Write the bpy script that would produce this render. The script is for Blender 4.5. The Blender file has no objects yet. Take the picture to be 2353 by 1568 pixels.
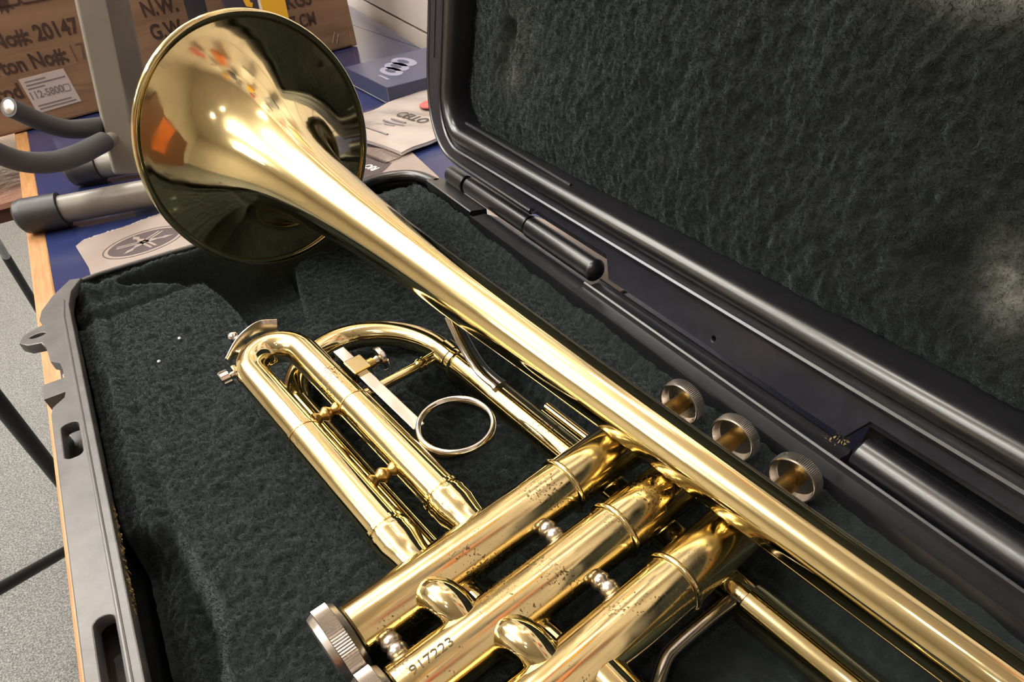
import bpy, bmesh, math, random
import numpy as np
from mathutils import Vector, Matrix

random.seed(7)
rng = np.random.default_rng(11)
scene = bpy.context.scene
COL = scene.collection
MM = 0.001

# ------------------------------------------------------------------ camera
# camera axes in the room (columns of the photo camera: right, down, forward)
RW = np.array([[0.8462883992, -0.4273212760, 0.3181076429],
               [-0.5253482496, -0.5704154222, 0.6313758490],
               [-0.0883468280, -0.7014433499, -0.7072284389]])
FPX, CX, CY = 1450.0, 1176.5, 1080.0
CAMZ = 210.0                                     # mm above the table top
cam_d = bpy.data.cameras.new('camera')
cam = bpy.data.objects.new('camera', cam_d)
COL.objects.link(cam)
cam.matrix_world = Matrix(((RW[0, 0], -RW[0, 1], -RW[0, 2], 0),
                           (RW[1, 0], -RW[1, 1], -RW[1, 2], 0),
                           (RW[2, 0], -RW[2, 1], -RW[2, 2], CAMZ * MM), (0, 0, 0, 1)))
cam_d.sensor_fit = 'HORIZONTAL'
cam_d.sensor_width = 36.0
cam_d.lens = FPX / 2353.0 * 36.0
cam_d.shift_y = (CY - 784.0) / 2353.0
cam_d.clip_start = 0.01
scene.camera = cam

# ------------------------------------------------------------------ light and exposure
scene.view_settings.view_transform = 'Standard'
scene.view_settings.look = 'None'
scene.view_settings.gamma = 1.0
scene.view_settings.use_curve_mapping = False
scene.view_settings.exposure = -0.02
world = bpy.data.worlds.new('world')
scene.world = world
world.use_nodes = True
world.node_tree.nodes['Background'].inputs[0].default_value = (0.9, 0.88, 0.82, 1)
world.node_tree.nodes['Background'].inputs[1].default_value = 0.05

CEIL = 1.95          # ceiling height over the table top (m)
FLOOR = -0.74


def area_light(name, loc, sx, sy, power, col=(1, 0.93, 0.82), shape='RECTANGLE', rot=(0, 0, 0)):
    d = bpy.data.lights.new(name, 'AREA')
    d.shape = shape
    d.size = sx
    d.size_y = sy
    d.energy = power
    d.color = col
    o = bpy.data.objects.new(name, d)
    o.location = loc
    o.rotation_euler = rot
    COL.objects.link(o)
    return o


TUBE_SPOTS = [(-0.35, 1.75, 90), (-1.25, 0.7, 90), (-1.25, 2.3, 90), (-2.5, 1.2, 90)]
DOWN_SPOTS = [(0.2, 0.8), (0.2, 1.9), (-0.8, -0.4), (-1.3, 1.1), (-1.3, 2.7), (-1.4, -0.8), (-0.2, 2.9), (-2.6, 1.2)]
for x, y, r in TUBE_SPOTS:
    area_light('tube_lamp_light', (x, y, CEIL - 0.335), 1.15, 0.06, 14, (0.88, 0.95, 1.0), rot=(0, 0, math.radians(r)))
    area_light('added_uplight', (x, y, CEIL - 0.26), 1.15, 0.13, 38, (1.0, 0.96, 0.90), rot=(math.pi, 0, math.radians(r)))  # added light above each housing, only to brighten the ceiling
for x, y in DOWN_SPOTS:
    area_light('downlight_light', (x, y, CEIL - 0.012), 0.11, 0.11, 9, (1, 0.92, 0.82), shape='DISK')

# ------------------------------------------------------------------ helpers


def ray(p):
    return RW @ np.array([(p[0] - CX) / FPX, (p[1] - CY) / FPX, 1.0])


def U(px, py, z=0.0):
    """pixel of the photo -> point (mm) on the horizontal plane z"""
    w = ray((px, py))
    s = (z - CAMZ) / w[2]
    return np.array([w[0] * s, w[1] * s, z])


def PY(px, py, Y):
    """pixel of the photo -> point (mm) on the upright plane y = Y"""
    w = ray((px, py))
    s = Y / w[1]
    return np.array([w[0] * s, Y, CAMZ + w[2] * s])


def mesh_obj(name, verts, faces, mat, parent=None, smooth=True, angle=35):
    me = bpy.data.meshes.new(name)
    me.from_pydata([tuple(float(c) * MM for c in v) for v in verts], [], [tuple(int(i) for i in f) for f in faces])
    me.validate()
    if smooth:
        me.polygons.foreach_set('use_smooth', [True] * len(me.polygons))
        me.set_sharp_from_angle(angle=math.radians(angle))
    if mat is not None:
        me.materials.append(mat)
    o = bpy.data.objects.new(name, me)
    COL.objects.link(o)
    if parent is not None:
        o.parent = parent
    return o


class MB:
    """collects shapes (mm) for ONE part"""

    def __init__(s):
        s.v = []
        s.f = []

    def add(s, v, f):
        n = len(s.v)
        s.v += [tuple(p) for p in v]
        s.f += [tuple(i + n for i in q) for q in f]
        return s

    def box(s, c, d, rz=0.0, m=None):
        cx, cy, cz = c
        ca, sa = math.cos(rz), math.sin(rz)
        pts = []
        for z in (-.5, .5):
            for x, y in ((-.5, -.5), (.5, -.5), (.5, .5), (-.5, .5)):
                X, Y = x * d[0], y * d[1]
                pts.append((cx + X * ca - Y * sa, cy + X * sa + Y * ca, cz + z * d[2]))
        if m is not None:
            pts = [tuple(m @ Vector(p)) for p in pts]
        return s.add(pts, [(3, 2, 1, 0), (4, 5, 6, 7), (0, 1, 5, 4), (1, 2, 6, 5), (2, 3, 7, 6), (3, 0, 4, 7)])

    def tube(s, path, rad, seg=24, cap=True, flat=None):
        P = [np.array(p, float) for p in path]
        n = len(P)
        R = [rad] * n if np.isscalar(rad) else list(rad)
        T = []
        for i in range(n):
            a = P[min(i + 1, n - 1)] - P[max(i - 1, 0)]
            T.append(a / (np.linalg.norm(a) + 1e-12))
        u = np.cross(T[0], (0, 0, 1.0))
        if np.linalg.norm(u) < 1e-3:
            u = np.cross(T[0], (0, 1.0, 0))
        u /= np.linalg.norm(u)
        v = []
        for i in range(n):
            u = u - T[i] * (u @ T[i])
            u /= np.linalg.norm(u)
            w = np.cross(T[i], u)
            for k in range(seg):
                a = 2 * math.pi * k / seg
                fu, fw = (1, 1) if flat is None else flat
                v.append(P[i] + R[i] * (math.cos(a) * u * fu + math.sin(a) * w * fw))
        f = []
        for i in range(n - 1):
            for k in range(seg):
                k2 = (k + 1) % seg
                f.append((i * seg + k, i * seg + k2, (i + 1) * seg + k2, (i + 1) * seg + k))
        if cap:
            f.append(tuple(range(seg - 1, -1, -1)))
            f.append(tuple((n - 1) * seg + k for k in range(seg)))
        return s.add(v, f)

    def lathe(s, o, ax, prof, seg=48, closed=False, knurl=None, hold=True):
        """prof: list of (distance along ax, radius)"""
        o = np.array(o, float)
        ax = np.array(ax, float)
        ax /= np.linalg.norm(ax)
        u = np.cross(ax, (0, 0, 1.0))
        if np.linalg.norm(u) < 1e-3:
            u = np.cross(ax, (0, 1.0, 0))
        u /= np.linalg.norm(u)
        w = np.cross(ax, u)
        if hold and not closed and knurl is None and len(prof) < 20:
            # holding loops keep the shading of long cylinders straight
            fine = [prof[0]]
            for (d0, r0), (d1, r1) in zip(prof[:-1], prof[1:]):
                L = math.hypot(d1 - d0, r1 - r0)
                if L > 3.0:
                    for t in (0.15 / L, 1 - 0.15 / L):
                        fine.append((d0 + (d1 - d0) * t, r0 + (r1 - r0) * t))
                fine.append((d1, r1))
            prof = fine
        v = []
        for j, (d, r) in enumerate(prof):
            for k in range(seg):
                a = 2 * math.pi * k / seg
                rr = r
                if knurl and j in knurl[0]:
                    rr = r + (knurl[1] if k % 2 else 0)
                v.append(o + ax * d + rr * (math.cos(a) * u + math.sin(a) * w))
        n = len(prof)
        f = []
        for i in range(n if closed else n - 1):
            i2 = (i + 1) % n
            for k in range(seg):
                k2 = (k + 1) % seg
                f.append((i * seg + k, i * seg + k2, i2 * seg + k2, i2 * seg + k))
        if not closed:
            if prof[0][1] > 1e-6:
                f.append(tuple(range(seg - 1, -1, -1)))
            if prof[-1][1] > 1e-6:
                f.append(tuple((n - 1) * seg + k for k in range(seg)))
        return s.add(v, f)

    def sweep(s, path, prof, closed=False, prof_closed=False):
        """path: 2D (x,y) polyline; prof: list of (inward offset to the LEFT, z)"""
        P = np.array(path, float)
        n = len(P)
        v = []
        for i in range(n):
            a = P[(i + 1) % n] - P[i] if (closed or i < n - 1) else P[i] - P[i - 1]
            b = P[i] - P[i - 1] if (closed or i > 0) else a
            a = a / np.linalg.norm(a)
            b = b / np.linalg.norm(b)
            na, nb = np.array((-a[1], a[0])), np.array((-b[1], b[0]))
            m = na + nb
            m /= max(0.4, (m @ na)) if (m @ na) != 0 else 1
            for d, z in prof:
                q = P[i] + m * d
                v.append((q[0], q[1], z))
        k = len(prof)
        f = []
        for i in range(n if closed else n - 1):
            i2 = (i + 1) % n
            for j in range(k if prof_closed else k - 1):
                j2 = (j + 1) % k
                f.append((i * k + j, i2 * k + j, i2 * k + j2, i * k + j2))
        if prof_closed and not closed:
            f.append(tuple(range(k)))
            f.append(tuple((n - 1) * k + j for j in range(k - 1, -1, -1)))
        return s.add(v, f)

    def build(s, name, mat, parent=None, smooth=True, angle=35):
        return mesh_obj(name, s.v, s.f, mat, parent, smooth, angle)


def bevel(o, w=0.6, seg=2, angle=40):
    m = o.modifiers.new('bevel', 'BEVEL')
    m.width = w * MM
    m.segments = seg
    m.limit_method = 'ANGLE'
    m.angle_limit = math.radians(angle)
    return o


def bake(o):
    """turn modifiers / curves into a plain mesh object"""
    dg = bpy.context.evaluated_depsgraph_get()
    me = bpy.data.meshes.new_from_object(o.evaluated_get(dg))
    return me


def plate(name, outline, holes, z0, z1, mat, parent=None, bev=0.0):
    """flat plate with holes: outline, holes are lists of 2D points in mm"""
    cu = bpy.data.curves.new(name, 'CURVE')
    cu.dimensions = '2D'
    cu.fill_mode = 'BOTH'
    for pts in [outline] + list(holes):
        sp = cu.splines.new('POLY')
        sp.points.add(len(pts) - 1)
        for q, p in zip(sp.points, pts):
            q.co = (p[0] * MM, p[1] * MM, 0, 1)
        sp.use_cyclic_u = True
    cu.extrude = abs(z1 - z0) / 2 * MM
    if bev:
        cu.bevel_depth = bev * MM
        cu.bevel_resolution = 1
    t = bpy.data.objects.new(name, cu)
    COL.objects.link(t)
    me = bake(t)
    bpy.data.objects.remove(t)
    bpy.data.curves.remove(cu)
    for v in me.vertices:
        v.co.z += (z0 + z1) / 2 * MM
    me.name = name
    me.polygons.foreach_set('use_smooth', [True] * len(me.polygons))
    me.set_sharp_from_angle(angle=math.radians(35))
    me.materials.clear()
    me.materials.append(mat)
    o = bpy.data.objects.new(name, me)
    COL.objects.link(o)
    if parent is not None:
        o.parent = parent
    return o


def text(name, body, size, mw, mat, parent=None, align='LEFT', thick=0.25, sx=1.0, bold=0.0):
    """flat lettering; mw: local matrix (mm translation already in metres)"""
    cu = bpy.data.curves.new(name, 'FONT')
    cu.body = body
    cu.size = size * MM
    cu.align_x = align
    cu.extrude = thick / 2 * MM
    cu.offset = bold * MM
    t = bpy.data.objects.new(name, cu)
    COL.objects.link(t)
    me = bake(t)
    bpy.data.objects.remove(t)
    bpy.data.curves.remove(cu)
    me.transform(Matrix.Diagonal((sx, 1, 1, 1)))
    me.materials.clear()
    me.materials.append(mat)
    me.name = name
    o = bpy.data.objects.new(name, me)
    COL.objects.link(o)
    o.parent = parent
    o.matrix_local = mw
    return o


def empty(name, loc=(0, 0, 0), mw=None):
    o = bpy.data.objects.new(name, None)
    o.empty_display_size = 0.02
    COL.objects.link(o)
    if mw is not None:
        o.matrix_world = mw
    else:
        o.location = loc
    return o


def tag(o, label=None, cat=None, group=None, kind=None):
    if label:
        o['label'] = label
    if cat:
        o['category'] = cat
    if group:
        o['group'] = group
    if kind:
        o['kind'] = kind
    return o


def rrect(x0, x1, y0, y1, r, n=5):
    pts = []
    for cx, cy, a0 in ((x1 - r, y0 + r, -90), (x1 - r, y1 - r, 0), (x0 + r, y1 - r, 90), (x0 + r, y0 + r, 180)):
        for k in range(n + 1):
            a = math.radians(a0 + 90 * k / n)
            pts.append((cx + r * math.cos(a), cy + r * math.sin(a)))
    return pts


def smooth_path(pts, n=8):
    """Catmull-Rom through 2D/3D points"""
    P = [np.array(p, float) for p in pts]
    P = [2 * P[0] - P[1]] + P + [2 * P[-1] - P[-2]]
    out = []
    for i in range(1, len(P) - 2):
        for k in range(n):
            t = k / n
            a, b, c, d = P[i - 1], P[i], P[i + 1], P[i + 2]
            out.append(0.5 * ((2 * b) + (-a + c) * t + (2 * a - 5 * b + 4 * c - d) * t * t + (-a + 3 * b - 3 * c + d) * t ** 3))
    out.append(P[-2])
    return out


# ------------------------------------------------------------------ materials


def new_mat(name):
    m = bpy.data.materials.new(name)
    m.use_nodes = True
    nt = m.node_tree
    return m, nt, nt.nodes['Principled BSDF']


def N(nt, t, **kw):
    n = nt.nodes.new(t)
    for k, v in kw.items():
        if k in n.inputs:
            n.inputs[k].default_value = v
        else:
            setattr(n, k, v)
    return n


def noise(nt, scale, detail=4, rough=0.6, coord='Object', vec=None):
    tc = N(nt, 'ShaderNodeTexCoord')
    n = N(nt, 'ShaderNodeTexNoise')
    n.inputs['Scale'].default_value = scale
    n.inputs['Detail'].default_value = detail
    n.inputs['Roughness'].default_value = rough
    if vec:
        mp = N(nt, 'ShaderNodeMapping')
        mp.inputs['Scale'].default_value = vec
        nt.links.new(tc.outputs[coord], mp.inputs[0])
        nt.links.new(mp.outputs[0], n.inputs['Vector'])
    else:
        nt.links.new(tc.outputs[coord], n.inputs['Vector'])
    return n


def ramp(nt, src, stops):
    r = N(nt, 'ShaderNodeValToRGB')
    e = r.color_ramp.elements
    while len(e) < len(stops):
        e.new(0.5)
    for k, (p, c) in enumerate(stops):
        e[k].position = p
        e[k].color = (*c, 1) if len(c) == 3 else c
    nt.links.new(src, r.inputs[0])
    return r


def bump(nt, src, bs, strength, dist):
    b = N(nt, 'ShaderNodeBump')
    b.inputs['Strength'].default_value = strength
    b.inputs['Distance'].default_value = dist
    nt.links.new(src, b.inputs['Height'])
    nt.links.new(b.outputs[0], bs.inputs['Normal'])
    return b


def simple(name, col, rough=0.5, metal=0.0, spec=0.5, nscale=None, namp=0.15, bscale=None, bstr=0.2, bdist=0.0005, coat=0.0):
    m, nt, bs = new_mat(name)
    bs.inputs['Base Color'].default_value = (*col, 1)
    bs.inputs['Roughness'].default_value = rough
    bs.inputs['Metallic'].default_value = metal
    bs.inputs['Specular IOR Level'].default_value = spec
    bs.inputs['Coat Weight'].default_value = coat
    if nscale:
        n = noise(nt, nscale)
        lo = tuple(c * (1 - namp) for c in col)
        hi = tuple(min(1, c * (1 + namp)) for c in col)
        r = ramp(nt, n.outputs[0], [(0.3, lo), (0.7, hi)])
        nt.links.new(r.outputs[0], bs.inputs['Base Color'])
    if bscale:
        n2 = noise(nt, bscale)
        bump(nt, n2.outputs[0], bs, bstr, bdist)
    return m


def brass(name, base, r0, r1, pits=0.0, wob=0.06, streak=False):
    m, nt, bs = new_mat(name)
    bs.inputs['Metallic'].default_value = 1.0
    n = noise(nt, 130, 5, 0.62, vec=(0.12, 1, 1)) if streak else noise(nt, 60, 5, 0.65)
    rr = N(nt, 'ShaderNodeMapRange')
    rr.inputs['From Min'].default_value = 0.35
    rr.inputs['From Max'].default_value = 0.75
    rr.inputs['To Min'].default_value = r0
    rr.inputs['To Max'].default_value = r1
    nt.links.new(n.outputs[0], rr.inputs['Value'])
    col = ramp(nt, n.outputs[0], [(0.3, tuple(c * 1.04 for c in base)), (0.75, tuple(c * 0.9 for c in base))])
    if pits > 0:
        n3 = noise(nt, 1300, 2, 0.5)
        n4 = noise(nt, 55, 3, 0.5)
        mul = N(nt, 'ShaderNodeMath', operation='MULTIPLY')
        nt.links.new(n3.outputs[0], mul.inputs[0])
        nt.links.new(n4.outputs[0], mul.inputs[1])
        r = ramp(nt, mul.outputs[0], [(0.40 - 0.05 * pits, (0, 0, 0)), (0.44 - 0.05 * pits, (1, 1, 1))])
        mx = N(nt, 'ShaderNodeMix', data_type='RGBA')
        nt.links.new(r.outputs[0], mx.inputs['Factor'])
        nt.links.new(col.outputs[0], mx.inputs['A'])
        mx.inputs['B'].default_value = (0.16, 0.11, 0.05, 1)
        nt.links.new(mx.outputs['Result'], bs.inputs['Base Color'])
        ad = N(nt, 'ShaderNodeMath', operation='MULTIPLY_ADD')
        nt.links.new(r.outputs[0], ad.inputs[0])
        ad.inputs[1].default_value = 0.3
        nt.links.new(rr.outputs[0], ad.inputs[2])
        nt.links.new(ad.outputs[0], bs.inputs['Roughness'])
    else:
        nt.links.new(col.outputs[0], bs.inputs['Base Color'])
        nt.links.new(rr.outputs[0], bs.inputs['Roughness'])
    n2 = noise(nt, 35, 3, 0.5)
    bump(nt, n2.outputs[0], bs, wob, 0.002)
    return m


M = {}
GOLD = (0.74, 0.622, 0.345)
M['bell'] = brass('lacquered_brass', GOLD, 0.045, 0.15, streak=True)
M['valve'] = brass('worn_brass', (0.725, 0.60, 0.32), 0.07, 0.22, pits=1.0, wob=0.08)
M['slide'] = brass('slide_brass', (0.77, 0.655, 0.375), 0.05, 0.14, pits=0.2)
M['raw'] = brass('raw_brass', (0.55, 0.36, 0.12), 0.22, 0.4)
M['nickel'] = brass('nickel_silver', (0.58, 0.53, 0.48), 0.24, 0.42, wob=0.05)
M['silver'] = brass('silver_plate', (0.76, 0.72, 0.68), 0.10, 0.22, wob=0.03)
M['ink'] = simple('engraved_ink', (0.10, 0.07, 0.03), 0.6)
M['felt_white'] = simple('stem_felt', (0.62, 0.60, 0.54), 0.7)

M['plastic'] = simple('black_moulded_plastic', (0.0085, 0.0085, 0.0105), 0.30, spec=0.75, nscale=400, namp=0.3, bscale=1500, bstr=0.05, bdist=0.0002)
M['plastic_front'] = simple('sheen_grey_plastic', (0.088, 0.084, 0.086), 0.30, nscale=90, namp=0.25, bscale=700, bstr=0.12, bdist=0.0003)  # black plastic with its grazing reflection put into the colour as grey
M['plastic_lid'] = simple('bluish_black_plastic', (0.014, 0.0145, 0.022), 0.36, spec=0.65, nscale=200, namp=0.3, bscale=900, bstr=0.05, bdist=0.0003)
M['plastic_bead'] = simple('highlit_plastic_bead', (0.12, 0.12, 0.13), 0.18, spec=0.8)  # paler bluish base colour carries the highlight along the bead
M['foam'] = simple('yellow_foam_crumb', (0.30, 0.22, 0.085), 0.95)
M['lint'] = simple('white_lint', (0.8, 0.8, 0.8), 0.9)


def fleece_mat(name, col, worn):
    m, nt, bs = new_mat(name)
    n = noise(nt, 260, 5, 0.7)
    r = ramp(nt, n.outputs[0], [(0.3, tuple(c * 0.55 for c in col)), (0.55, col), (0.8, tuple(c * 1.7 for c in col))])
    at = N(nt, 'ShaderNodeAttribute', attribute_name='worn')
    mx = N(nt, 'ShaderNodeMix', data_type='RGBA')
    nt.links.new(at.outputs['Fac'], mx.inputs['Factor'])
    nt.links.new(r.outputs[0], mx.inputs['A'])
    mx.inputs['B'].default_value = (*worn, 1)
    nt.links.new(mx.outputs['Result'], bs.inputs['Base Color'])
    bs.inputs['Roughness'].default_value = 0.95
    bs.inputs['Specular IOR Level'].default_value = 0.15
    bs.inputs['Sheen Weight'].default_value = 0.30
    bs.inputs['Sheen Roughness'].default_value = 0.5
    bs.inputs['Sheen Tint'].default_value = (0.5, 0.62, 0.62, 1)
    n2 = noise(nt, 900, 3, 0.6)
    bump(nt, n2.outputs[0], bs, 0.6, 0.0008)
    return m


M['fleece_lid'] = fleece_mat('shaded_lid_fleece', (0.0068, 0.0080, 0.0086), (0.12, 0.12, 0.105))  # same fabric as the lining; the lid's shade is in the darker colour
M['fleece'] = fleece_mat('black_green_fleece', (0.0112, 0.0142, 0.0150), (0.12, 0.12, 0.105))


def wood_mat(name, a, b, scale, vec):
    m, nt, bs = new_mat(name)
    n = noise(nt, scale, 6, 0.6, vec=vec)
    r = ramp(nt, n.outputs[0], [(0.3, a), (0.7, b)])
    nt.links.new(r.outputs[0], bs.inputs['Base Color'])
    bs.inputs['Roughness'].default_value = 0.45
    bump(nt, n.outputs[0], bs, 0.15, 0.0006)
    return m


M['wood'] = wood_mat('oak_edging', (0.33, 0.155, 0.055), (0.50, 0.27, 0.115), 30, (14, 1, 14))
M['laminate'] = simple('blue_laminate', (0.020, 0.030, 0.105), 0.17, nscale=30, namp=0.15, spec=0.6)


def carpet_mat():
    m, nt, bs = new_mat('grey_speckled_carpet')
    n = noise(nt, 260, 3, 0.8)
    n2 = noise(nt, 330, 3, 0.75)
    r = ramp(nt, n2.outputs[0], [(0.35, (0.07, 0.072, 0.07)), (0.5, (0.19, 0.19, 0.185)), (0.68, (0.40, 0.40, 0.39))])
    nt.links.new(r.outputs[0], bs.inputs['Base Color'])
    bs.inputs['Roughness'].default_value = 0.95
    bump(nt, n.outputs[0], bs, 0.5, 0.003)
    return m


M['carpet'] = carpet_mat()
M['wall'] = simple('pale_slatwall', (0.68, 0.61, 0.56), 0.40, nscale=3, namp=0.04)
M['wall_dark'] = simple('slat_groove', (0.10, 0.07, 0.06), 0.6)
M['paint'] = simple('cream_paint', (0.66, 0.60, 0.50), 0.7, nscale=2, namp=0.04)
M['ceiling'] = simple('ceiling_tile', (0.80, 0.745, 0.655), 0.85, nscale=4, namp=0.05)


def carton_mat():
    m, nt, bs = new_mat('corrugated_cardboard')
    n = noise(nt, 9, 4, 0.5, vec=(0.6, 1, 7))
    r = ramp(nt, n.outputs[0], [(0.3, (0.20, 0.115, 0.062)), (0.7, (0.29, 0.175, 0.10))])
    nt.links.new(r.outputs[0], bs.inputs['Base Color'])
    bs.inputs['Roughness'].default_value = 0.75
    bump(nt, n.outputs[0], bs, 0.35, 0.004)
    return m


M['carton'] = carton_mat()
M['print'] = simple('carton_print', (0.055, 0.028, 0.018), 0.7)
M['pen'] = simple('pencil_mark', (0.13, 0.075, 0.04), 0.7)
M['sticker'] = simple('paper_label', (0.55, 0.48, 0.45), 0.55)
M['sticker_ink'] = simple('label_ink', (0.20, 0.18, 0.18), 0.6)
M['stand'] = simple('grey_enamel', (0.215, 0.195, 0.165), 0.35, nscale=30, namp=0.05)
M['foamgrip'] = simple('black_foam_sleeve', (0.045, 0.045, 0.05), 0.62, bscale=1200, bstr=0.3)
M['rubber'] = simple('black_rubber', (0.028, 0.028, 0.030), 0.45)
M['card'] = simple('cream_cardboard', (0.27, 0.22, 0.195), 0.6, nscale=20, namp=0.06)
M['cardedge'] = simple('torn_card_fibre', (0.72, 0.68, 0.64), 0.9)
M['plum'] = simple('plum_print', (0.060, 0.042, 0.046), 0.7)
M['navybox'] = simple('navy_box_card', (0.045, 0.055, 0.115), 0.30, nscale=40, namp=0.1)
M['lilac'] = simple('lilac_print', (0.24, 0.24, 0.34), 0.4)
M['white_card'] = simple('white_packet_card', (0.80, 0.75, 0.73), 0.4)
M['red_print'] = simple('red_print', (0.55, 0.12, 0.11), 0.4)
M['black_print'] = simple('black_print', (0.03, 0.025, 0.025), 0.5)
M['grey_print'] = simple('grey_print', (0.25, 0.23, 0.24), 0.5)
M['yellow'] = simple('amber_card', (0.78, 0.42, 0.012), 0.4)
M['darkblue_card'] = simple('dark_violet_card', (0.035, 0.028, 0.045), 0.5)
M['black_metal'] = simple('black_enamel_tube', (0.010, 0.010, 0.012), 0.45, spec=0.25)
M['grey_metal'] = simple('grey_tube_end', (0.30, 0.31, 0.32), 0.35, metal=0.6)
M['pinkwrap'] = simple('film_wrapped_card', (0.48, 0.25, 0.18), 0.22, nscale=25, namp=0.12, bscale=40, bstr=0.5, bdist=0.004)
M['brownside'] = simple('dark_brown_board', (0.075, 0.030, 0.016), 0.6)
M['orange'] = simple('orange_laminate', (0.62, 0.16, 0.03), 0.4)
M['brown'] = simple('walnut_laminate', (0.16, 0.07, 0.035), 0.45)
M['lampwhite'] = simple('lamp_housing', (0.8, 0.8, 0.78), 0.5)
m, nt, bs = new_mat('clear_film')
bs.inputs['Base Color'].default_value = (0.95, 0.93, 0.92, 1)
bs.inputs['Roughness'].default_value = 0.12
bs.inputs['Transmission Weight'].default_value = 1.0
bs.inputs['IOR'].default_value = 1.12
n = noise(nt, 60, 3, 0.6)
bump(nt, n.outputs[0], bs, 0.12, 0.002)
M['film'] = m
for key, colr, st in (('glow', (1, 0.95, 0.86), 2.0), ('pane', (0.93, 0.97, 1.0), 1.6)):
    m, nt, bs = new_mat('lit_' + key)
    bs.inputs['Emission Color'].default_value = (*colr, 1)
    bs.inputs['Emission Strength'].default_value = st
    M[key] = m

# ------------------------------------------------------------------ the room
XL, YN, YF = -4200, -2600, 3900            # mm: left wall, near wall, far wall
WA, WB = np.array([454.6, 1007.3]), np.array([512.5, 1395.7])     # foot of the slat wall on the table
wd = (WB - WA) / np.linalg.norm(WB - WA)
WR0 = WA + wd * ((YN - WA[1]) / wd[1])
WR1 = WA + wd * ((YF - WA[1]) / wd[1])
fl = MB().add([(XL, YN, FLOOR * 1000), (1000, YN, FLOOR * 1000), (1200, YF, FLOOR * 1000), (XL, YF, FLOOR * 1000)], [(0, 1, 2, 3)]).build('floor', M['carpet'], smooth=False)
tag(fl, 'grey speckled carpet floor beyond the table edge', kind='structure')
ce = MB().add([(XL, YN, CEIL * 1000), (1000, YN, CEIL * 1000), (1200, YF, CEIL * 1000), (XL, YF, CEIL * 1000)], [(3, 2, 1, 0)]).build('ceiling', M['ceiling'], smooth=False)
tag(ce, 'cream ceiling of the shop', kind='structure')
wang = math.atan2(wd[1], wd[0])
wall = MB().box(((WR0[0] + WR1[0]) / 2 + 32, (WR0[1] + WR1[1]) / 2, (CEIL + FLOOR) * 500), (np.linalg.norm(WR1 - WR0), 40, (CEIL - FLOOR) * 1000), wang).build('wall_right', M['wall_dark'], smooth=False)
tag(wall, 'pale slatted shop wall along the back of the table', kind='structure')
# the boards of the slat wall
zs = [FLOOR * 1000 + 10] + [-280, -130, 18] + [18 + 148 * k for k in range(1, 14)]
wn = np.array([-wd[1], wd[0]])
zl = FLOOR * 1000
edges = [-740, -426, -278, -130, 17] + [17 + 148 * k for k in range(1, 14)]
for a, b in zip(edges[:-1], edges[1:]):
    b = min(b, CEIL * 1000)
    c = (WR0 + WR1) / 2 + wn * (-1)
    o = MB().box((c[0] + 6, c[1], (a + b) / 2 + 2), (np.linalg.norm(WR1 - WR0), 14, b - a - 4), wang).build('board', M['wall'], wall, smooth=False)
bl = MB().box((XL - 25, (YN + YF) / 2, (CEIL + FLOOR) * 500), (50, YF - YN, (CEIL - FLOOR) * 1000)).build('wall_left', M['paint'], smooth=False)
tag(bl, 'cream shop wall on the left', kind='structure')
bf = MB().box(((XL + 1100) / 2, YF + 25, (CEIL + FLOOR) * 500), (1200 - XL, 50, (CEIL - FLOOR) * 1000)).build('wall_far', M['paint'], smooth=False)
tag(bf, 'cream far wall of the shop', kind='structure')
bn = MB().box(((XL + 900) / 2, YN - 25, (CEIL + FLOOR) * 500), (1000 - XL, 50, (CEIL - FLOOR) * 1000)).build('wall_near', M['paint'], smooth=False)
tag(bn, 'cream near wall of the shop', kind='structure')
for x, y, r in TUBE_SPOTS:
    t = empty('ceiling_lamp', (x, y, CEIL))
    tag(t, 'white linear lamp hanging under the cream ceiling', 'lamp', 'tube lamps on the ceiling')
    t.rotation_euler = (0, 0, math.radians(r))
    MB().box((0, 0, -298), (1250, 150, 66)).build('housing', M['lampwhite'], t, smooth=False)
    for xx in (-500, 500):
        MB().tube([(xx, 0, -264), (xx, 0, 0)], 3, 8).build('suspension_rod', M['silver'], t)
for x, y in DOWN_SPOTS:
    t = empty('downlight', (x, y, CEIL))
    tag(t, 'round recessed downlight in the cream ceiling', 'lamp', 'downlights in the ceiling')
    MB().lathe((0, 0, 0), (0, 0, -1), [(0, 75), (8, 78), (8, 60), (4, 58)], 28).build('bezel', M['lampwhite'], t)

# goods hanging on the slat wall above the table: mirrored in the bell
hang_cols = [('red_print', 'red'), ('orange', 'orange'), ('white_card', 'white'), ('navybox', 'navy'), ('yellow', 'amber'), ('lilac', 'lilac')]
hk_n = 0
for row, zc in enumerate((620, 900, 1180)):
    for k in range(6):
        mk, cname = hang_cols[(k + 2 * row) % 6]
        y = -500 + 330 * k + 60 * row
        q = WA + wd * ((y - WA[1]) / wd[1])
        e_ = empty('hanging_packet', (q[0] * MM - 0.03, q[1] * MM, zc * MM))
        e_.rotation_euler = (0, 0, wang)
        tag(e_, '%s packet hanging on the slat wall, place %s in the %s row' % (cname, ('one', 'two', 'three', 'four', 'five', 'six')[k], ('lower', 'middle', 'upper')[row]), 'packet', 'packets hanging on the slat wall')
        MB().box((0, 30, 0), (120, 16, 170)).build('packet_body', M[mk], e_, smooth=False)
        MB().tube([(0, -30, 95), (0, 60, 95)], 3, 8).build('hook', M['silver'], e_)

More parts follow.
